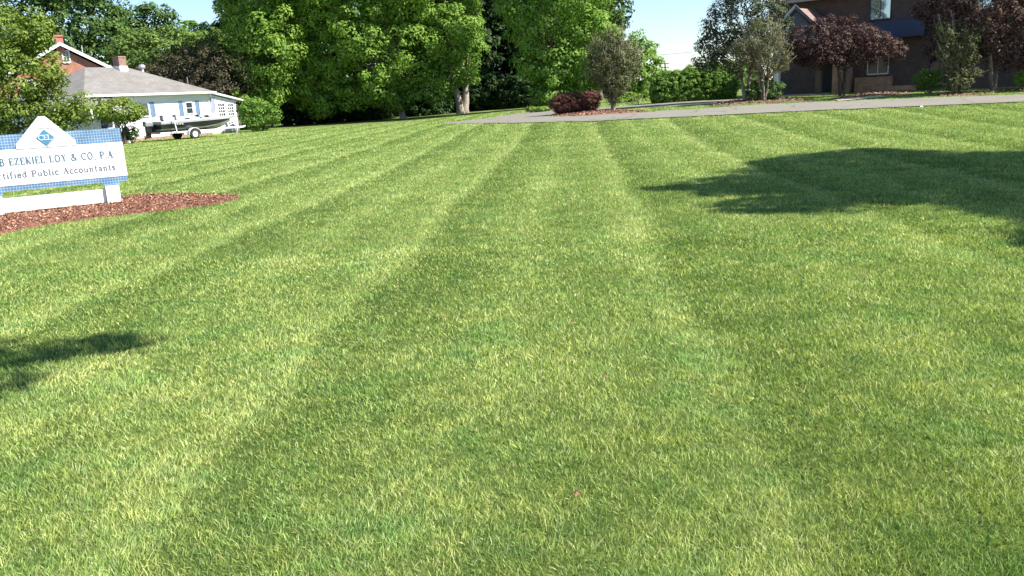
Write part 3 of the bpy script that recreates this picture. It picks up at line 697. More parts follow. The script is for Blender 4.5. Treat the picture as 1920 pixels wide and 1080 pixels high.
# annex with lean-to roof
MB().prism([(WR, .16), (2.12, .16), (2.12, 2.25), (WR, 2.82)], .42, 4.5).build('annex_wall', SIDING, wh)
MB().box(WR + .02, 2.1, .44, 4.48, -.2, .16).build('annex_foundation', CONC, wh)
MB().prism([(-.02, 2.80), (2.62, 2.24), (2.62, 2.33), (-.02, 2.93)], .12, 4.8).build('annex_roof', WHITE2, wh)
shutter(wh, -.2, .2, 1.55, 2.55, .42, GREYP)  # grey band on the annex wall, built as a louvred panel
window(wh, .45, 1.0, 1.25, 2.1, .42, nx_=3, nz_=4, bar=.04, pane=DKVOID); window(wh, 1.3, 1.82, 1.25, 2.05, .42, nx_=3, nz_=4, bar=.04, pane=DKVOID)
# porch roof on the left
MB().slab([(e0 - 3.4, -1.5, 2.35), (-8.2, -1.5, 2.35), (-7.8, .35, 2.8), (e0 - 3.4, .35, 2.8)], .08).build('porch_roof', SHING, wh)
MB().box(e0 - 3.2, WL, .6, 7.0, .0, 2.7).build('porch_wall', SIDING, wh)
for x_ in (-8.4, -10.6, -12.8): MB().box(x_ - .06, x_ + .06, -1.4, -1.28, 0, 2.3).build('porch_post', WHITE2, wh)
window(wh, -12.0, -11.0, 1.0, 1.95, .6)

# ---------------------------------------------------------------- brick house behind
bh = empty('brick_house', (-33.8, 66.0, 0), R_(90 - 60), label='red brick house with white gable trim behind the white house', cat='house')
hw, pk, ev = 5.2, 7.15, 4.15
MB().prism([(-hw, 0), (hw, 0), (hw, ev - .15), (0, pk - .15), (-hw, ev - .15)], 0, 9).build('wall', BRICK_R, bh)
mb = MB(); k_ = (pk - ev) / hw
for s_ in (-1, 1):
    mb.slab([(0, -.3, pk + .12), (s_ * (hw + .4), -.3, ev - k_ * .4 + .12), (s_ * (hw + .4), 9.3, ev - k_ * .4 + .12), (0, 9.3, pk + .12)], .1)
brf = mb.build('roof', SHING, bh)
for s_ in (-1, 1):
    MB().prism([(0, pk + .0), (s_ * (hw + .42), ev - k_ * .42 + .0), (s_ * (hw + .42), ev - k_ * .42 + .26), (0, pk + .26)][::s_], -.36, -.302).build('gable_trim', WHITE, bh)
MB().box(-.28, .28, -.1, .5, 6.6, 7.95).box(-.33, .33, -.15, .55, 7.8, 7.95).build('chimney', BRICK_R, brf)
MB().tube([(1.6, 1.5, 6.2), (1.6, 1.5, 7.25)], .025, 6).build('vent_pipe', WHITE2, brf)
window(bh, .1, .48, 5.95, 6.72, 0, fw=.09, nx_=2, bar=.03)
window(bh, -3.0, -2.2, 3.3, 4.6, 0, fw=.09, nx_=2); window(bh, 2.2, 3.0, 1.2, 2.6, 0, fw=.09, nx_=2)

# ---------------------------------------------------------------- boat and trailer (bow toward +x)
bx = np.array([-19.95, 52.4]); brz = R_(90 - 38)
bt = empty('boat_trailer', (*bx, 0), brz, label='white painted boat trailer with one visible wheel, under the boat by the white house', cat='trailer')
mb = MB()
for s_ in (-1, 1): mb.box(-2.1, 2.0, s_ * .72 - .04, s_ * .72 + .04, .42, .52); mb.tube([(2.0, s_ * .72, .47), (3.1, 0, .5)], .045, 6)
for x_ in (-2.05, -.9, .9, 1.95): mb.box(x_ - .04, x_ + .04, -.68, .68, .425, .515)
mb.box(3.0, 4.25, -.05, .05, .46, .56); mb.tube([(4.25, 0, .52), (4.4, 0, .55)], .05, 8)
mb.build('frame', WHITE2, bt)
for s_ in (-1, 1):
    wy = s_ * .98
    t = MB(); t.tube([(0, wy - .1, .3), (0, wy - .09, .3), (0, wy + .09, .3), (0, wy + .1, .3)], [.24, .3, .3, .24], 24); tyre = t.build('wheel', RUBBER, bt, False)
    MB().tube([(0, wy - s_ * .03, .3), (0, wy + s_ * .112, .3)], .175, 20).build('rim', WHITE, tyre)
    MB().tube([(0, wy + s_ * .10, .3), (0, wy + s_ * .14, .3)], .05, 12).build('hub', ALU, tyre)
    P = arc(0, .3, .4, .37, -5, 185, 12); mb = MB()
    for i in range(12): mb.prism([P[i], P[i + 1], (P[i + 1][0] * 1.06, .3 + (P[i + 1][1] - .3) * 1.06), (P[i][0] * 1.06, .3 + (P[i][1] - .3) * 1.06)], wy - .14, wy + .14)
    mb.build('fender', WHITE2, bt)
    MB().tube([(-1.2, s_ * 1.08, .45), (-1.32, s_ * 1.1, 1.38)], .035, 8).tube([(-1.2, s_ * 1.08, .46), (-1.2, s_ * .7, .46)], .03, 6).build('guide_post', WHITE, bt)
    MB().box(-1.8, 1.2, s_ * .42 - .05, s_ * .42 + .05, .52, .6).build('bunk', BARKD, bt)
MB().tube([(3.2, 0, .5), (3.0, 0, 1.15)], .05, 6).tube([(3.0, 0, 1.1), (2.8, 0, 1.1)], .05, 8).build('winch_stand', WHITE2, bt)
MB().tube([(3.75, .08, .85), (3.75, .08, .06)], .035, 8).box(3.66, 3.84, -.01, .17, 0, .04).build('jack', ALU, bt)
bo = empty('motor_boat', (bx[0] + .3 * math.sin(R_(38)), bx[1] + .3 * math.cos(R_(38)), 0), brz, label='white and black bass boat with outboard motor, resting on its trailer', cat='boat')
def hull(name, m, rows, parent, th=None):
    """rows: list of (x, [(half-width, z) ...bottom->top])"""
    V = []; F = []; k = len(rows[0][1]); n = len(rows)
    for x, pr in rows:
        for s_ in (1, -1):
            for hwid, z in pr: V.append((x, s_ * hwid, z))
    for i in range(n - 1):
        a_, b_ = i * 2 * k, (i + 1) * 2 * k
        for j in range(k - 1):
            F.append((a_ + j, a_ + j + 1, b_ + j + 1, b_ + j)); F.append((a_ + k + j, b_ + k + j, b_ + k + j + 1, a_ + k + j + 1))
    for e_ in (0, n - 1):
        a_ = e_ * 2 * k; F.append(tuple([a_ + j for j in range(k)] + [a_ + k + j for j in range(k - 1, -1, -1)]))
    me = bpy.data.meshes.new(name); me.from_pydata(V, [], F); me.update()
    return link(name, me, m, parent)
xs = np.linspace(-2.35, 3.0, 22)
def prof(x):
    t = (x + 2.35) / 5.35; bw = .92 * (1 - max(0, (t - .45) / .55) ** 2.4) + .02   # sheer half width
    keel = .50 + .42 * max(0, (t - .72) / .28) ** 2.0; chine = .66 + .36 * max(0, (t - .5) / .5) ** 1.6; sheer = 1.14 + .13 * t
    return bw, keel, chine, sheer
rb, rk, rt = [], [], []
for x in xs:
    bw, keel, chine, sheer = prof(x); mid = chine + (sheer - chine) * .12; up = sheer - .15
    rb.append((x, [(.01, keel), (bw * .8, chine), (bw * .86, mid)]))
    rk.append((x, [(bw * .862, mid), (bw * .955, up + .03)]))
    rt.append((x, [(bw * .955, up), (bw, sheer - .03), (bw * .96, sheer), (bw * .8, sheer + .03), (.0, sheer + (.035 if x > .9 or x < -1.6 else -.0))]))
def open_hull(name, m, rows, parent, capends=False):
    V = []; F = []; k = len(rows[0][1]); n = len(rows)
    for x, pr in rows:
        for s_ in (1, -1):
            for hwid, z in pr: V.append((x, s_ * hwid, z))
    for i in range(n - 1):
        a_, b_ = i * 2 * k, (i + 1) * 2 * k
        for j in range(k - 1):
            F.append((a_ + j, a_ + j + 1, b_ + j + 1, b_ + j)); F.append((a_ + k + j, b_ + k + j, b_ + k + j + 1, a_ + k + j + 1))
    F.append(tuple([j for j in range(k)] + [k + j for j in range(k - 1, -1, -1)]))
    me = bpy.data.meshes.new(name); me.from_pydata(V, [], F); me.update(); return link(name, me, m, parent)
open_hull('hull', GELS, rb, bo); open_hull('side_band', BLACK, rk, bo); open_hull('deck', GELW, rt, bo)
mb = MB()
for i in range(3): x_ = -1.35 + i * .17; mb.prism([(x_, .93), (x_ + .1, .93), (x_ + .06, 1.0), (x_ - .04, 1.0)], -.95, -.90)
mb.build('stripe_decal', GELW, bo)
mb = MB(); mb.tube([(.55, -.3, 1.18), (.45, -.32, 1.42), (.1, -.36, 1.45)], .012, 6)
mb.poly([(.75, -.62, 1.19), (.75, -.02, 1.19), (.35, -.08, 1.44), (.35, -.56, 1.44)]).build('windshield', GLASS, bo)
MB().box(-.25, .5, -.6, -.05, 1.16, 1.32).build('console', SEATG, bo, bevel=.04)
for sx_ in (-.9, -1.75): 
    MB().box(sx_ - .2, sx_ + .2, -.55, -.15, 1.18, 1.26).box(sx_ - .24, sx_ - .14, -.55, -.15, 1.24, 1.54).build('seat', SEATG, bo, bevel=.03)
mb = MB(); mb.tube([(2.5, .1, 1.24), (1.5, .25, 1.32)], .03, 8).box(1.35, 1.6, .17, .33, 1.27, 1.40).build('trolling_motor', BLACK, bo)
mo = MB(); mo.box(-2.95, -2.45, -.2, .2, .9, 1.24).build('outboard_motor', GELS, bo, bevel=.07)
MB().box(-2.85, -2.55, -.13, .13, .55, .9).prism([(-2.95, .2), (-2.6, .25), (-2.6, .55), (-2.85, .55)], -.05, .05).box(-3.0, -2.55, -.16, .16, .52, .56).box(-2.52, -2.36, -.16, .16, .55, 1.0).build('motor_leg', BLACK, mo.v and bo)
mb = MB()
for k in range(3):
    a_ = 2 * math.pi * k / 3 + .4; c_, s_ = math.cos(a_), math.sin(a_)
    mb.poly([(-3.0, 0, .33), (-3.02, c_ * .17 - s_ * .05, .33 + s_ * .17 + c_ * .05), (-2.96, c_ * .19 + s_ * .06, .33 + s_ * .19 - c_ * .06)])
mb.tube([(-2.9, 0, .33), (-3.06, 0, .33)], .04, 8); mb.build('propeller', BLACK, bo)

# ---------------------------------------------------------------- brick office building
f0 = at(1450, 100, 49); bz = .55
ob = empty('office_building', (f0[0], f0[1], 0), R_(90 - 133), label='two storey dark brick office building behind purple trees on the right', cat='building')
LX = 22.0; EZ = 5.85
MB().box(0, LX, 0, 12, 0, EZ).build('wall', BRICK_B, ob)
mb = MB(); ov = .7
c4 = [(-ov, -ov, EZ + .02), (LX + ov, -ov, EZ + .02), (LX + ov, 12 + ov, EZ + .02), (-ov, 12 + ov, EZ + .02)]; r0, r1 = (6, 6, EZ + 2.6), (LX - 6, 6, EZ + 2.6)
mb.poly([c4[0], c4[1], r1, r0]).poly([c4[2], c4[3], r0, r1]).poly([c4[3], c4[0], r0]).poly([c4[1], c4[2], r1]); rf2 = mb.build('roof', SHINGB, ob)
MB().box(-ov, LX + ov, -ov - .1, -ov - .002, EZ - .12, EZ + .06).build('gutter', TRIMG, ob)
MB().box(-ov + .02, LX + ov - .02, -ov + .001, 12 + ov, EZ - .08, EZ - .002).build('soffit', plain('soffit_tan', (.35, .3, .26), .8), ob)
def wall_windows(x0, x1, z0, z1, pane, fr=NAVY, nx_=1, nz_=1):
    return window(ob, x0, x1, z0, z1, 0, fr, pane, nx_, nz_, .05, .04, .03)
wall_windows(5.4, 6.4, 4.47, 5.6, GLASSM, NAVY, 2)
wall_windows(10.2, 11.2, 4.47, 5.6, GLASSM, NAVY, 2)
wall_windows(5.4, 6.42, 1.68, 2.5, GLASSD, WHITE2, 2)
wall_windows(8.5, 9.4, 1.6, 2.5, GLASSD, NAVY, 2)
wall_windows(12.5, 13.5, 1.6, 2.5, GLASSD, NAVY, 2)
MB().prism([(5.0, 4.25), (8.4, 4.25), (8.4, 3.4), (5.0, 3.4)][::-1], -.9, -.002).build('awning', NAVY, ob, bevel=.02)
MB().box(4.82, 6.7, -.32, -.002, .4, 1.5).build('window_bay', BRICK_T, ob)
MB().box(4.1, 4.6, -1.6, -.002, .3, 3.5).build('brick_pier', BRICK_T, ob)
MB().box(6.72, 8.2, -1.3, -1.0, .3, 1.0).build('planter_wall', BRICK_T, ob)
MB().box(3.0, 3.9, -.12, -.002, .6, 2.4).build('door', DKVOID, ob)
# gabled entry porch
px0, px1, pd = 1.0, 3.8, 2.6; pc = (px0 + px1) / 2; pe, pp = 3.95, 5.3
mb = MB()
for s_, xx in ((-1, px0 - .25), (1, px1 + .25)):
    mb.slab([(pc, -pd, pp), (xx, -pd, pe - .2), (xx, -.003, pe - .2), (pc, -.003, pp)][::s_], .07)
mb.build('porch_roof', SHINGB, ob)
MB().prism([(px0, pe - .25), (px1, pe - .25), (px1, pe - .2), (pc, pp - .14), (px0, pe - .2)], -pd + .12, -pd + .22).build('gable', plain('gable_dark', (.09, .10, .13), .7), ob)
for s_, xx, gm in ((-1, px0 - .3, plain('porch_trim_shaded', (.5, .54, .6), .6, .06, 3)), (1, px1 + .3, plain('porch_trim_dark', (.1, .1, .12), .6, .06, 3))):  # left board's shade is put into its bluish colour; right board is darker
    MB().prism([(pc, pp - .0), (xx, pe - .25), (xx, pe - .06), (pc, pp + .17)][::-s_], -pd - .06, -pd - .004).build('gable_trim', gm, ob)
for xx, cm in ((px0 + .35, WHITE), (px1 - .12, BRICK_B)):
    MB().box(xx - .14, xx + .14, -pd + .12, -pd + .36, .3, pe - .33).build('column', cm, ob, bevel=.01)
MB().box(px0 - .1, px1 + .1, -pd + .01, -.01, pe - .32, pe - .262).build('porch_ceiling', WHITE2, ob)
MB().box(px0 - .1, 4.0, -pd - .1, -.01, .3, bz + .22).build('porch_floor', CONC, ob)
for x_ in (4.95, 5.8, 6.6):
    pass
def floodlight(px, py, label):
    p = G(px, py); mb = MB(); mb.tube([(0, 0, -.05), (0, 0, .14)], .015, 6)
    mb.tube([(0, 0, .14), (0, .0, .2), (.0, .05, .27)], [.03, .07, .08], 10); o = mb.build('garden_light', plain('lamp_cream', (.6, .55, .35), .4)); o.location = p.tolist()
    tag(o, label, 'garden light', 'garden lights by the brick building')
floodlight(1613, 170, 'small cream garden light below the lit window of the brick building, left one')
floodlight(1660, 168, 'small cream garden light at the right end of the window bay')

# ---------------------------------------------------------------- utility pole and wires
pp_ = at(1247, 118, 160.); bz_ = gz(pp_[0], pp_[1]); s_ = 160 / FPX
up = empty('utility_pole', (pp_[0], pp_[1], bz_), R_(-12), label='distant wooden utility pole with two crossarms above the hedge', cat='utility pole')
hgt = pp_[2] - bz_
MB().tube([(0, 0, -.3), (0, 0, hgt)], [.19, .13], 10).build('pole', WOODP, up)
for dz_ in (.12, .85): 
    MB().box(-.78, .78, -.2, -.08, hgt - dz_ - .07, hgt - dz_ + .07).build('crossarm', WOODP, up)
MB().tube([(.35, -.2, hgt - 1.75), (.35, -.2, hgt - 1.2)], .2, 12).build('transformer', ALU, up)
pr_ = at(1560, 20, 90.)
def wire(p0, p1, sag, label):
    P = [np.array(p0) * (1 - t) + np.array(p1) * t - np.array([0, 0, sag * 4 * t * (1 - t)]) for t in np.linspace(0, 1, 24)]
    o = MB().tube(P, .022, 5).build('power_line', WIREM); tag(o, label, 'wire', 'power lines in the sky gap')
A1 = at(1150, 106, 120.); B1 = at(1480, 70, 95.)
wire(A1, B1, .5, 'upper thin power line crossing the sky gap between the trees')
wire(at(1254, 128, 159.), at(1480, 85, 95.), 1.2, 'lower power line running from the utility pole towards the grey tree')

# ---------------------------------------------------------------- trees: left
tree('leafy_tree', 'yellow-green leafy tree at the left edge, behind the sign', 'tree', (-17.6, 29.5, 0),
     blob3([(-60, 90, 85), (5, 65, 48), (48, 55, 34), (55, 108, 42), (92, 138, 26), (15, 150, 60), (72, 162, 28), (30, 215, 42), (90, 212, 32), (138, 203, 26), (172, 202, 19), (-60, 220, 70), (118, 226, 20), (-150, 120, 90), (-90, 20, 60)], 29.5),
     'olive', rc=.36, lsize=.12, dens=.95, per=48, tr=.2, bark=BARK)
tree('round_tree', 'small round-headed tree in front of the white house, right of the sign', 'tree', (*at(232, 262, 48.5)[:2], 0),
     blob3([(226, 208, 34, 19), (205, 211, 20, 13), (250, 211, 19, 13), (225, 199, 24, 11)], 48.5), 'olive', rc=.28, lsize=.13, dens=1.1, per=30, tr=.06, stems=5, split=.9, bark=BARKD)
shrub('shrub', 'low dark shrub at the foot of the round-headed tree', 'shrub', (*at(248, 262, 49)[:2], 0), blob3([(247, 248, 11, 11), (238, 252, 12, 10)], 49), 'dark', rc=.15, lsize=.09)
tree('background_tree', 'tall dark green tree behind the red brick house', 'tree', (*at(110, 200, 78)[:2], 0),
     blob3([(60, 20, 50), (120, 45, 55), (175, 50, 50), (205, 90, 45), (120, 100, 60), (170, 120, 50), (60, -40, 50), (150, -20, 50), (40, 100, 60)], 78), 'dark', rc=.75, lsize=.38, dens=.85, tr=.4)
tree('background_tree', 'dark pointed tree standing above the white house roof', 'tree', (*at(270, 200, 86)[:2], 0),
     blob3([(243, 45, 30, 38), (285, 50, 28, 34), (262, 95, 50), (312, 38, 13, 22), (215, 70, 35)], 86), 'dark', rc=.7, lsize=.36, dens=.85, tr=.35)
tree('background_tree', 'mid green broad tree behind the white house chimney', 'tree', (*at(300, 200, 74)[:2], 0),
     blob3([(255, 105, 38), (300, 100, 42), (345, 95, 38), (385, 105, 40), (420, 95, 33), (300, 150, 42), (240, 145, 32), (355, 140, 45)], 74), 'mid', rc=.6, lsize=.3, dens=.9, tr=.3)
tree('background_tree', 'pale green far tree in the notch left of the tall maples', 'tree', (*at(365, 200, 92)[:2], 0),
     blob3([(355, 68, 25), (395, 75, 28), (435, 70, 30)], 92), 'bright', rc=.6, lsize=.34, tr=.3)
tree('purple_tree', 'brownish purple tree behind the right end of the white house', 'tree', (*at(400, 220, 67)[:2], 0),
     blob3([(395, 125, 42), (432, 135, 38), (350, 130, 38), (305, 145, 30), (450, 160, 25), (400, 165, 42), (270, 150, 20)], 67), 'brown', rc=.5, lsize=.2, dens=.95, per=24, tr=.22, bark=BARKD, twigs=50)
shrub('shrub', 'big bright green shrub beside the right end of the white house', 'shrub', (*at(485, 242, 60)[:2], 0),
     blob3([(478, 214, 24), (504, 216, 18), (464, 206, 13), (486, 230, 28, 12)], 60), 'hedge', rc=.35, lsize=.17)
shrub('shrub', 'small yellow-green sapling peeking over the annex roof', 'shrub', (*at(445, 240, 63)[:2], 0),
     blob3([(443, 174, 8, 7), (455, 184, 7), (462, 200, 8, 18)], 66), 'weed', rc=.25, lsize=.16)
# maples
tree('maple_tree', 'tall maple at the left of the big row, beside open sky', 'tree', (*G(515, 238)[:2], 0),
     blob3([(455, 35, 38), (475, -10, 55), (505, 45, 48), (455, 80, 36), (478, 112, 38), (515, 95, 45), (500, 150, 36), (520, -80, 70), (490, 190, 28)], 68), 'maple', rc=.8, lsize=.25, dens=.85, per=78, tr=.3)
tree('maple_tree', 'broad maple with foliage hanging almost to the lawn, in the middle of the row', 'tree', G(757, 223), 
     blob3([(575, 60, 45), (570, 115, 38), (562, 165, 28), (600, 185, 25), (625, 95, 52), (680, 60, 62), (700, 125, 58), (655, 150, 42), (735, 165, 34), (765, 95, 52), (790, 165, 24), (610, 0, 65), (700, -20, 80), (650, -80, 90), (770, -50, 85), (665, 190, 22, 12), (820, 185, 12)], G(757, 223)[1] - 1), 'maple', rc=.8, lsize=.25, dens=.85, per=78, bark=BARKP, tr=.26, split=2.6, limbs=24)
tree('maple_tree', 'maple with a pale forked trunk, right side of the row', 'tree', G(868, 213),
     blob3([(840, 55, 52), (865, 100, 38), (878, 128, 26), (835, 135, 32), (820, 10, 60), (860, -50, 65), (790, 60, 45), (855, -110, 70)], G(868, 213)[1] - .5), 'bright', rc=.8, lsize=.25, dens=.85, per=78, bark=BARKP, tr=.34, stems=2, split=3.4, limbs=20)
tree('maple_tree', 'bright maple right of the dark gap, behind the crepe myrtle island', 'tree', (*at(1035, 200, 67)[:2], gz(*at(1035, 200, 67)[:2])),
     blob3([(1000, 55, 45), (1040, 35, 55), (1085, 50, 46), (1012, 108, 38), (1052, 112, 46), (1035, 160, 38), (1085, 130, 46), (1110, 75, 40), (1120, 110, 30), (1130, 45, 26), (1060, -20, 70), (990, 0, 50), (1030, 185, 30, 20), (1070, 180, 30, 20), (1050, -90, 70)], 66), 'bright', rc=.8, lsize=.25, dens=.85, per=78, tr=.32, limbs=18)
tree('background_tree', 'dark green treetop rising behind the bright maple at the sky edge', 'tree', (*at(1125, 200, 80)[:2], .6),
     blob3([(1105, 5, 45), (1140, 10, 30), (1150, 45, 17), (1120, 60, 30), (1110, -60, 55)], 80), 'dark', rc=.6, lsize=.3, tr=.3)
tree('small_tree', 'bright light green small tree between the crepe myrtle and the sky gap', 'tree', (*at(1200, 200, 64)[:2], .6),
     blob3([(1195, 78, 16), (1190, 110, 26), (1218, 118, 18), (1222, 90, 10), (1205, 150, 30), (1228, 145, 15), (1165, 150, 28), (1195, 175, 26, 18), (1232, 172, 12, 16)], 64), 'bright', rc=.42, lsize=.22, dens=.95, tr=.12)
for i, (px, D, h) in enumerate([(470, 92, 60), (560, 88, 75), (650, 94, 70), (740, 90, 78), (830, 96, 80), (905, 88, 82), (960, 94, 80), (1020, 90, 72), (1090, 96, 60)]):
    sky_ = blob3([(px - 20, 120 - h * .4, 55), (px + 25, 60 - h * .5, 55), (px, 150, 60, 50), (px + 30, 180, 45, 40), (px - 30, 180, 45, 40), (px, 10 - h * .4, 55)], D)
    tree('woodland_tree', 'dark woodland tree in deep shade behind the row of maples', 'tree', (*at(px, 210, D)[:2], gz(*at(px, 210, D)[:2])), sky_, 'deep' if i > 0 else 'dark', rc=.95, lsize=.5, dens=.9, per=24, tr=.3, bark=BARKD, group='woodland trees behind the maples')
for i, (px, py, D) in enumerate([(560, 215, 76), (620, 212, 77), (690, 212, 78), (800, 208, 80), (850, 200, 82), (920, 198, 80), (970, 198, 78), (1010, 195, 75)]):
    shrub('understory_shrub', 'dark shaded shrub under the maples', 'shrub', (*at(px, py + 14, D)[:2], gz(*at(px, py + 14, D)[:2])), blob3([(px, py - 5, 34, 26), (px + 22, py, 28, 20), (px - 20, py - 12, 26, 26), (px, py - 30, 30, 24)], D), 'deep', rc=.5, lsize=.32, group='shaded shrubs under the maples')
shrub('weed_clump', 'bright yellow-green weeds at the wood edge right of the island', 'weeds', G(1195, 198),
      blob3([(1165, 190, 14, 7), (1190, 186, 16, 10), (1212, 184, 12, 12), (1200, 192, 20, 6)], 58), 'weed', rc=.2, lsize=.14)
shrub('weed_clump', 'low light green weeds left of the purple barberry', 'weeds', G(1005, 208),
      blob3([(995, 205, 9, 3), (1015, 205, 14, 3.5)], 52), 'weed', rc=.12, lsize=.12)
# island
bI = G(1150, 207)
tree('crepe_myrtle', 'dull olive vase-shaped crepe myrtle on the mulch island', 'tree', bI,
     blob3([(1150, 112, 36), (1132, 92, 27), (1172, 108, 26), (1152, 74, 20), (1120, 128, 22), (1182, 135, 17), (1152, 148, 30), (1150, 175, 13, 18)], bI[1]), 'myrtle', rc=.26, lsize=.085, dens=1.25, per=34, tr=.05, stems=6, split=1.3, bark=BARKP, twigs=140, fill=.4)
b1 = G(1068, 214); b2 = G(1105, 209)
shrub('barberry_bush', 'purple barberry bush at the left tip of the island, sunlit', 'bush', b1, blob3([(1052, 195, 19, 17), (1072, 191, 22, 17), (1085, 197, 15, 14), (1062, 203, 20, 9)], b1[1]), 'barberry', rc=.13, lsize=.065, dens=1.1, per=26)
shrub('barberry_bush', 'darker purple barberry bush between the sunlit one and the crepe myrtle', 'bush', b2, blob3([(1104, 190, 19, 17), (1112, 188, 14, 15), (1105, 200, 15, 8)], b2[1]), 'barberry', rc=.13, lsize=.065, dens=1.1, per=26)
# hedge
hb = G(1300, 191)
hbl = []
for q in range(13):
    px = 1234 + q * 11; top = [142, 138, 136, 134, 133, 131, 130, 128, 127, 126, 127, 130, 136][q]; bot = 193 - q * .7
    for dd in (0, .9): hbl.append((px, (top + bot) / 2 + 2, 14, (bot - top) / 2, dd))
shrub('hedge', 'long clipped green hedge in the gap beyond the driveway', 'hedge', hb, blob3(hbl, hb[1] + 1.2), 'hedge', rc=.17, lsize=.09, dens=1.3, per=30, stems=0)
for i, (px, py, r_) in enumerate([(1275, 133, 14), (1300, 128, 20), (1330, 122, 22), (1362, 120, 24), (1395, 125, 25)]):
    b = at(px, 150, 100 + 5 * i)
    tree('background_tree', ['light green treetop just above the left of the hedge', 'second rounded treetop above the hedge', 'middle treetop above the hedge', 'taller treetop above the right half of the hedge', 'treetop behind the grey-green tree'][i], 'tree', (b[0], b[1], gz(b[0], b[1])), blob3([(px, py + 14, r_ * .8), (px + 10, py + 24, r_)], 100 + 5 * i), 'mid', rc=.5, lsize=.3, tr=.15)
# ---------------------------------------------------------------- trees: right
bR = G(1398, 189)
tree('grey_tree', 'large grey-green tree with thin twigs, left of the brick building', 'tree', bR,
     blob3([(1372, 40, 42), (1345, 85, 30), (1328, 105, 24), (1400, 15, 44), (1385, 105, 36), (1430, 40, 40), (1405, 80, 36), (1345, 50, 22), (1400, -50, 50), (1440, 5, 30), (1360, 110, 26, 12), (1455, 60, 26)], bR[1]), 'greygreen', rc=.34, lsize=.12, dens=.85, per=32, tr=.07, stems=4, split=1.9, bark=BARKP, twigs=120)
bM = G(1432, 191)
tree('crepe_myrtle', 'brownish crepe myrtle with pale stems in front of the grey-green tree', 'tree', bM,
     blob3([(1430, 75, 32), (1402, 100, 24), (1452, 100, 26), (1430, 118, 28), (1465, 115, 17), (1430, 60, 24), (1390, 90, 16)], bM[1]), 'myrtle', rc=.22, lsize=.075, dens=.85, per=30, tr=.045, stems=5, split=1.4, bark=BARKP, twigs=120, fill=.4)
shrub('shrub', 'leafy green shrub round the foot of the brownish crepe myrtle', 'shrub', bM, blob3([(1418, 172, 16, 16), (1445, 172, 16, 16), (1432, 160, 18, 14), (1458, 165, 10, 10)], bM[1] + .3), 'dark', rc=.17, lsize=.09)
bP = G(1578, 181)
tree('purple_plum', 'dark purple-leaved tree in front of the porch of the brick building', 'tree', bP,
     blob3([(1520, 75, 33, 28), (1560, 88, 35, 28), (1600, 75, 38, 28), (1640, 88, 34, 24), (1668, 93, 24, 17), (1550, 52, 24, 16), (1500, 92, 20, 24), (1580, 48, 22, 14), (1610, 108, 26, 14), (1540, 112, 34, 14)], bP[1]), 'plum', rc=.27, lsize=.1, dens=.9, per=32, tr=.11, stems=2, split=1.3, bark=BARKD)
bQ = G(1862, 172)
tree('purple_plum', 'large purple-leaved tree at the right edge of the view', 'tree', bQ,
     blob3([(1850, 25, 55), (1795, 20, 45), (1900, 50, 48), (1755, 45, 26), (1758, 85, 22), (1880, 88, 34), (1920, 95, 36), (1828, 80, 30), (1870, -30, 60), (1960, 40, 60), (1740, 10, 24), (1800, -30, 50)], bQ[1]), 'plum', rc=.3, lsize=.11, dens=.85, per=30, tr=.1, stems=2, split=1.8, bark=BARK)
bC = G(1788, 178)
tree('crepe_myrtle', 'green crepe myrtle in front of the large purple tree', 'tree', bC,
     blob3([(1785, 62, 22), (1802, 82, 24), (1778, 98, 20), (1812, 104, 20), (1792, 128, 20), (1797, 155, 20, 18), (1770, 60, 16), (1822, 60, 16), (1820, 140, 12), (1780, 150, 14)], bC[1]), 'myrtle', rc=.2, lsize=.085, dens=.9, per=26, tr=.035, stems=6, split=1.0, bark=BARKP, twigs=80, fill=.4)
bB = at(1742, 166, 38.3); bB[2] = gz(bB[0], bB[1])
shrub('boxwood', 'round clipped boxwood below the window of the brick building', 'bush', bB, blob3([(1730, 150, 15, 15), (1752, 150, 16, 16), (1742, 145, 18, 14)], bB[1]), 'hedge', rc=.13, lsize=.06)
bE = at(1925, 160, 35.5); bE[2] = gz(bE[0], bE[1])
shrub('boxwood', 'rounded green bush cut by the right edge of the view', 'bush', bE, blob3([(1922, 148, 18, 14), (1945, 145, 24, 16)], bE[1]), 'hedge', rc=.14, lsize=.07)

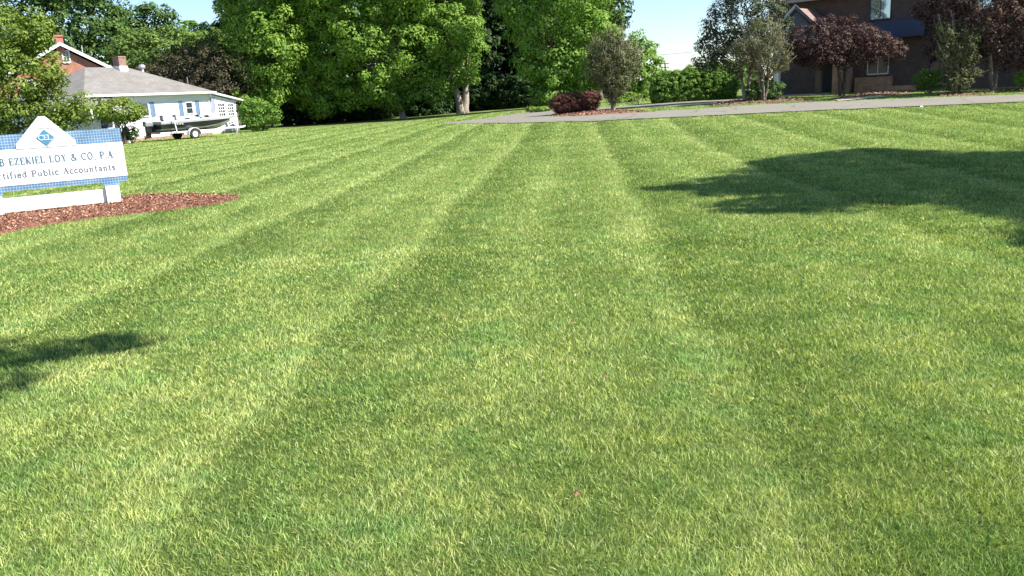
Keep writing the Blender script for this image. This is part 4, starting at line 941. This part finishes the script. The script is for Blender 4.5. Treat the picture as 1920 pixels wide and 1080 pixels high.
# ---------------------------------------------------------------- shade trees outside the view that throw the lawn shadows
def wb(l): return [list(b) if len(b) == 6 else [b[0], b[1], b[2], b[3], b[3], b[3]] for b in l]
k_ = 1 / math.tan(R_(SUN_EL)); ox, oy = math.sin(R_(SUN_AZ)) * k_, math.cos(R_(SUN_AZ)) * k_
def caster(sx, sy, z, r, rz_=None):   # blob whose shadow lies at ground point (sx, sy)
    return [sx + ox * z, sy + oy * z, z, r, r, rz_ or r]
tree('shade_tree', 'spreading tree right of the view whose shadow lies across the lawn', 'tree', (16.5, 11.5, 0),
     [caster(*c) for c in ((7.2, 15.0, 7.5, 2.2, 1.3), (9.6, 13.4, 7.5, 2.1, 1.4), (5.2, 13.2, 7.0, 1.6, 1.0), (3.9, 12.3, 7.0, .9, .6), (3.1, 13.0, 7.2, .45, .3), (2.65, 13.1, 7.1, .22, .2), (3.6, 10.6, 7.0, .65, .4), (6.5, 11.6, 7.0, 1.7, 1.0), (7.6, 17.2, 7.6, .9, .5), (6.5, 16.9, 7.4, .7, .4), (8.6, 10.4, 7.5, 2.1, 1.4), (6.3, 9.7, 7.1, 1.0, .6), (6.3, 7.3, 7.0, 1.1, .6), (5.2, 7.2, 6.8, .4, .3), (8.2, 8.2, 7.0, 1.7, .9), (6.6, 8.6, 7.0, .8, .5), (5.9, 6.8, 6.8, .9, .5), (5.0, 11.3, 7.0, .9, .6), (12, 12.5, 8, 2.2, 1.6), (9, 12.5, 9.5, 2.2, 1.5))],
     'maple', rc=.4, lsize=.2, dens=1.3, per=34, tr=.28, fill=.4)
tree('shade_tree', 'tree behind the camera whose shadow touches the lower left of the lawn', 'tree', (1.5, -3.0, 0),
     [caster(-6.5, 3.2, 7.2, 2.1, 1.4), caster(-4.5, 5.1, 7.0, .45, .35), caster(-3.5, 5.55, 7.0, .3, .2), caster(-4.9, 4.5, 7, .9, .6), caster(-3.9, 4.95, 6.8, .3, .2), caster(-3.25, 3.95, 6.8, .32, .2), caster(-3.75, 4.3, 6.8, .4, .25), caster(-4.2, 5.3, 6.9, .4, .3), caster(-3.55, 4.75, 6.8, .33, .2), caster(-3.2, 4.45, 6.7, .2, .15), caster(-3.1, 3.7, 6.8, .28, .2), caster(-4.0, 3.6, 6.8, .5, .3), caster(-2.9, 5.75, 6.8, .12, .1), caster(-8, 1.5, 7.5, 2.4, 1.5), caster(-9, 4, 7.8, 2.2, 1.5)],
     'maple', rc=.26, lsize=.13, dens=.8, per=30, tr=.2, fill=.4)
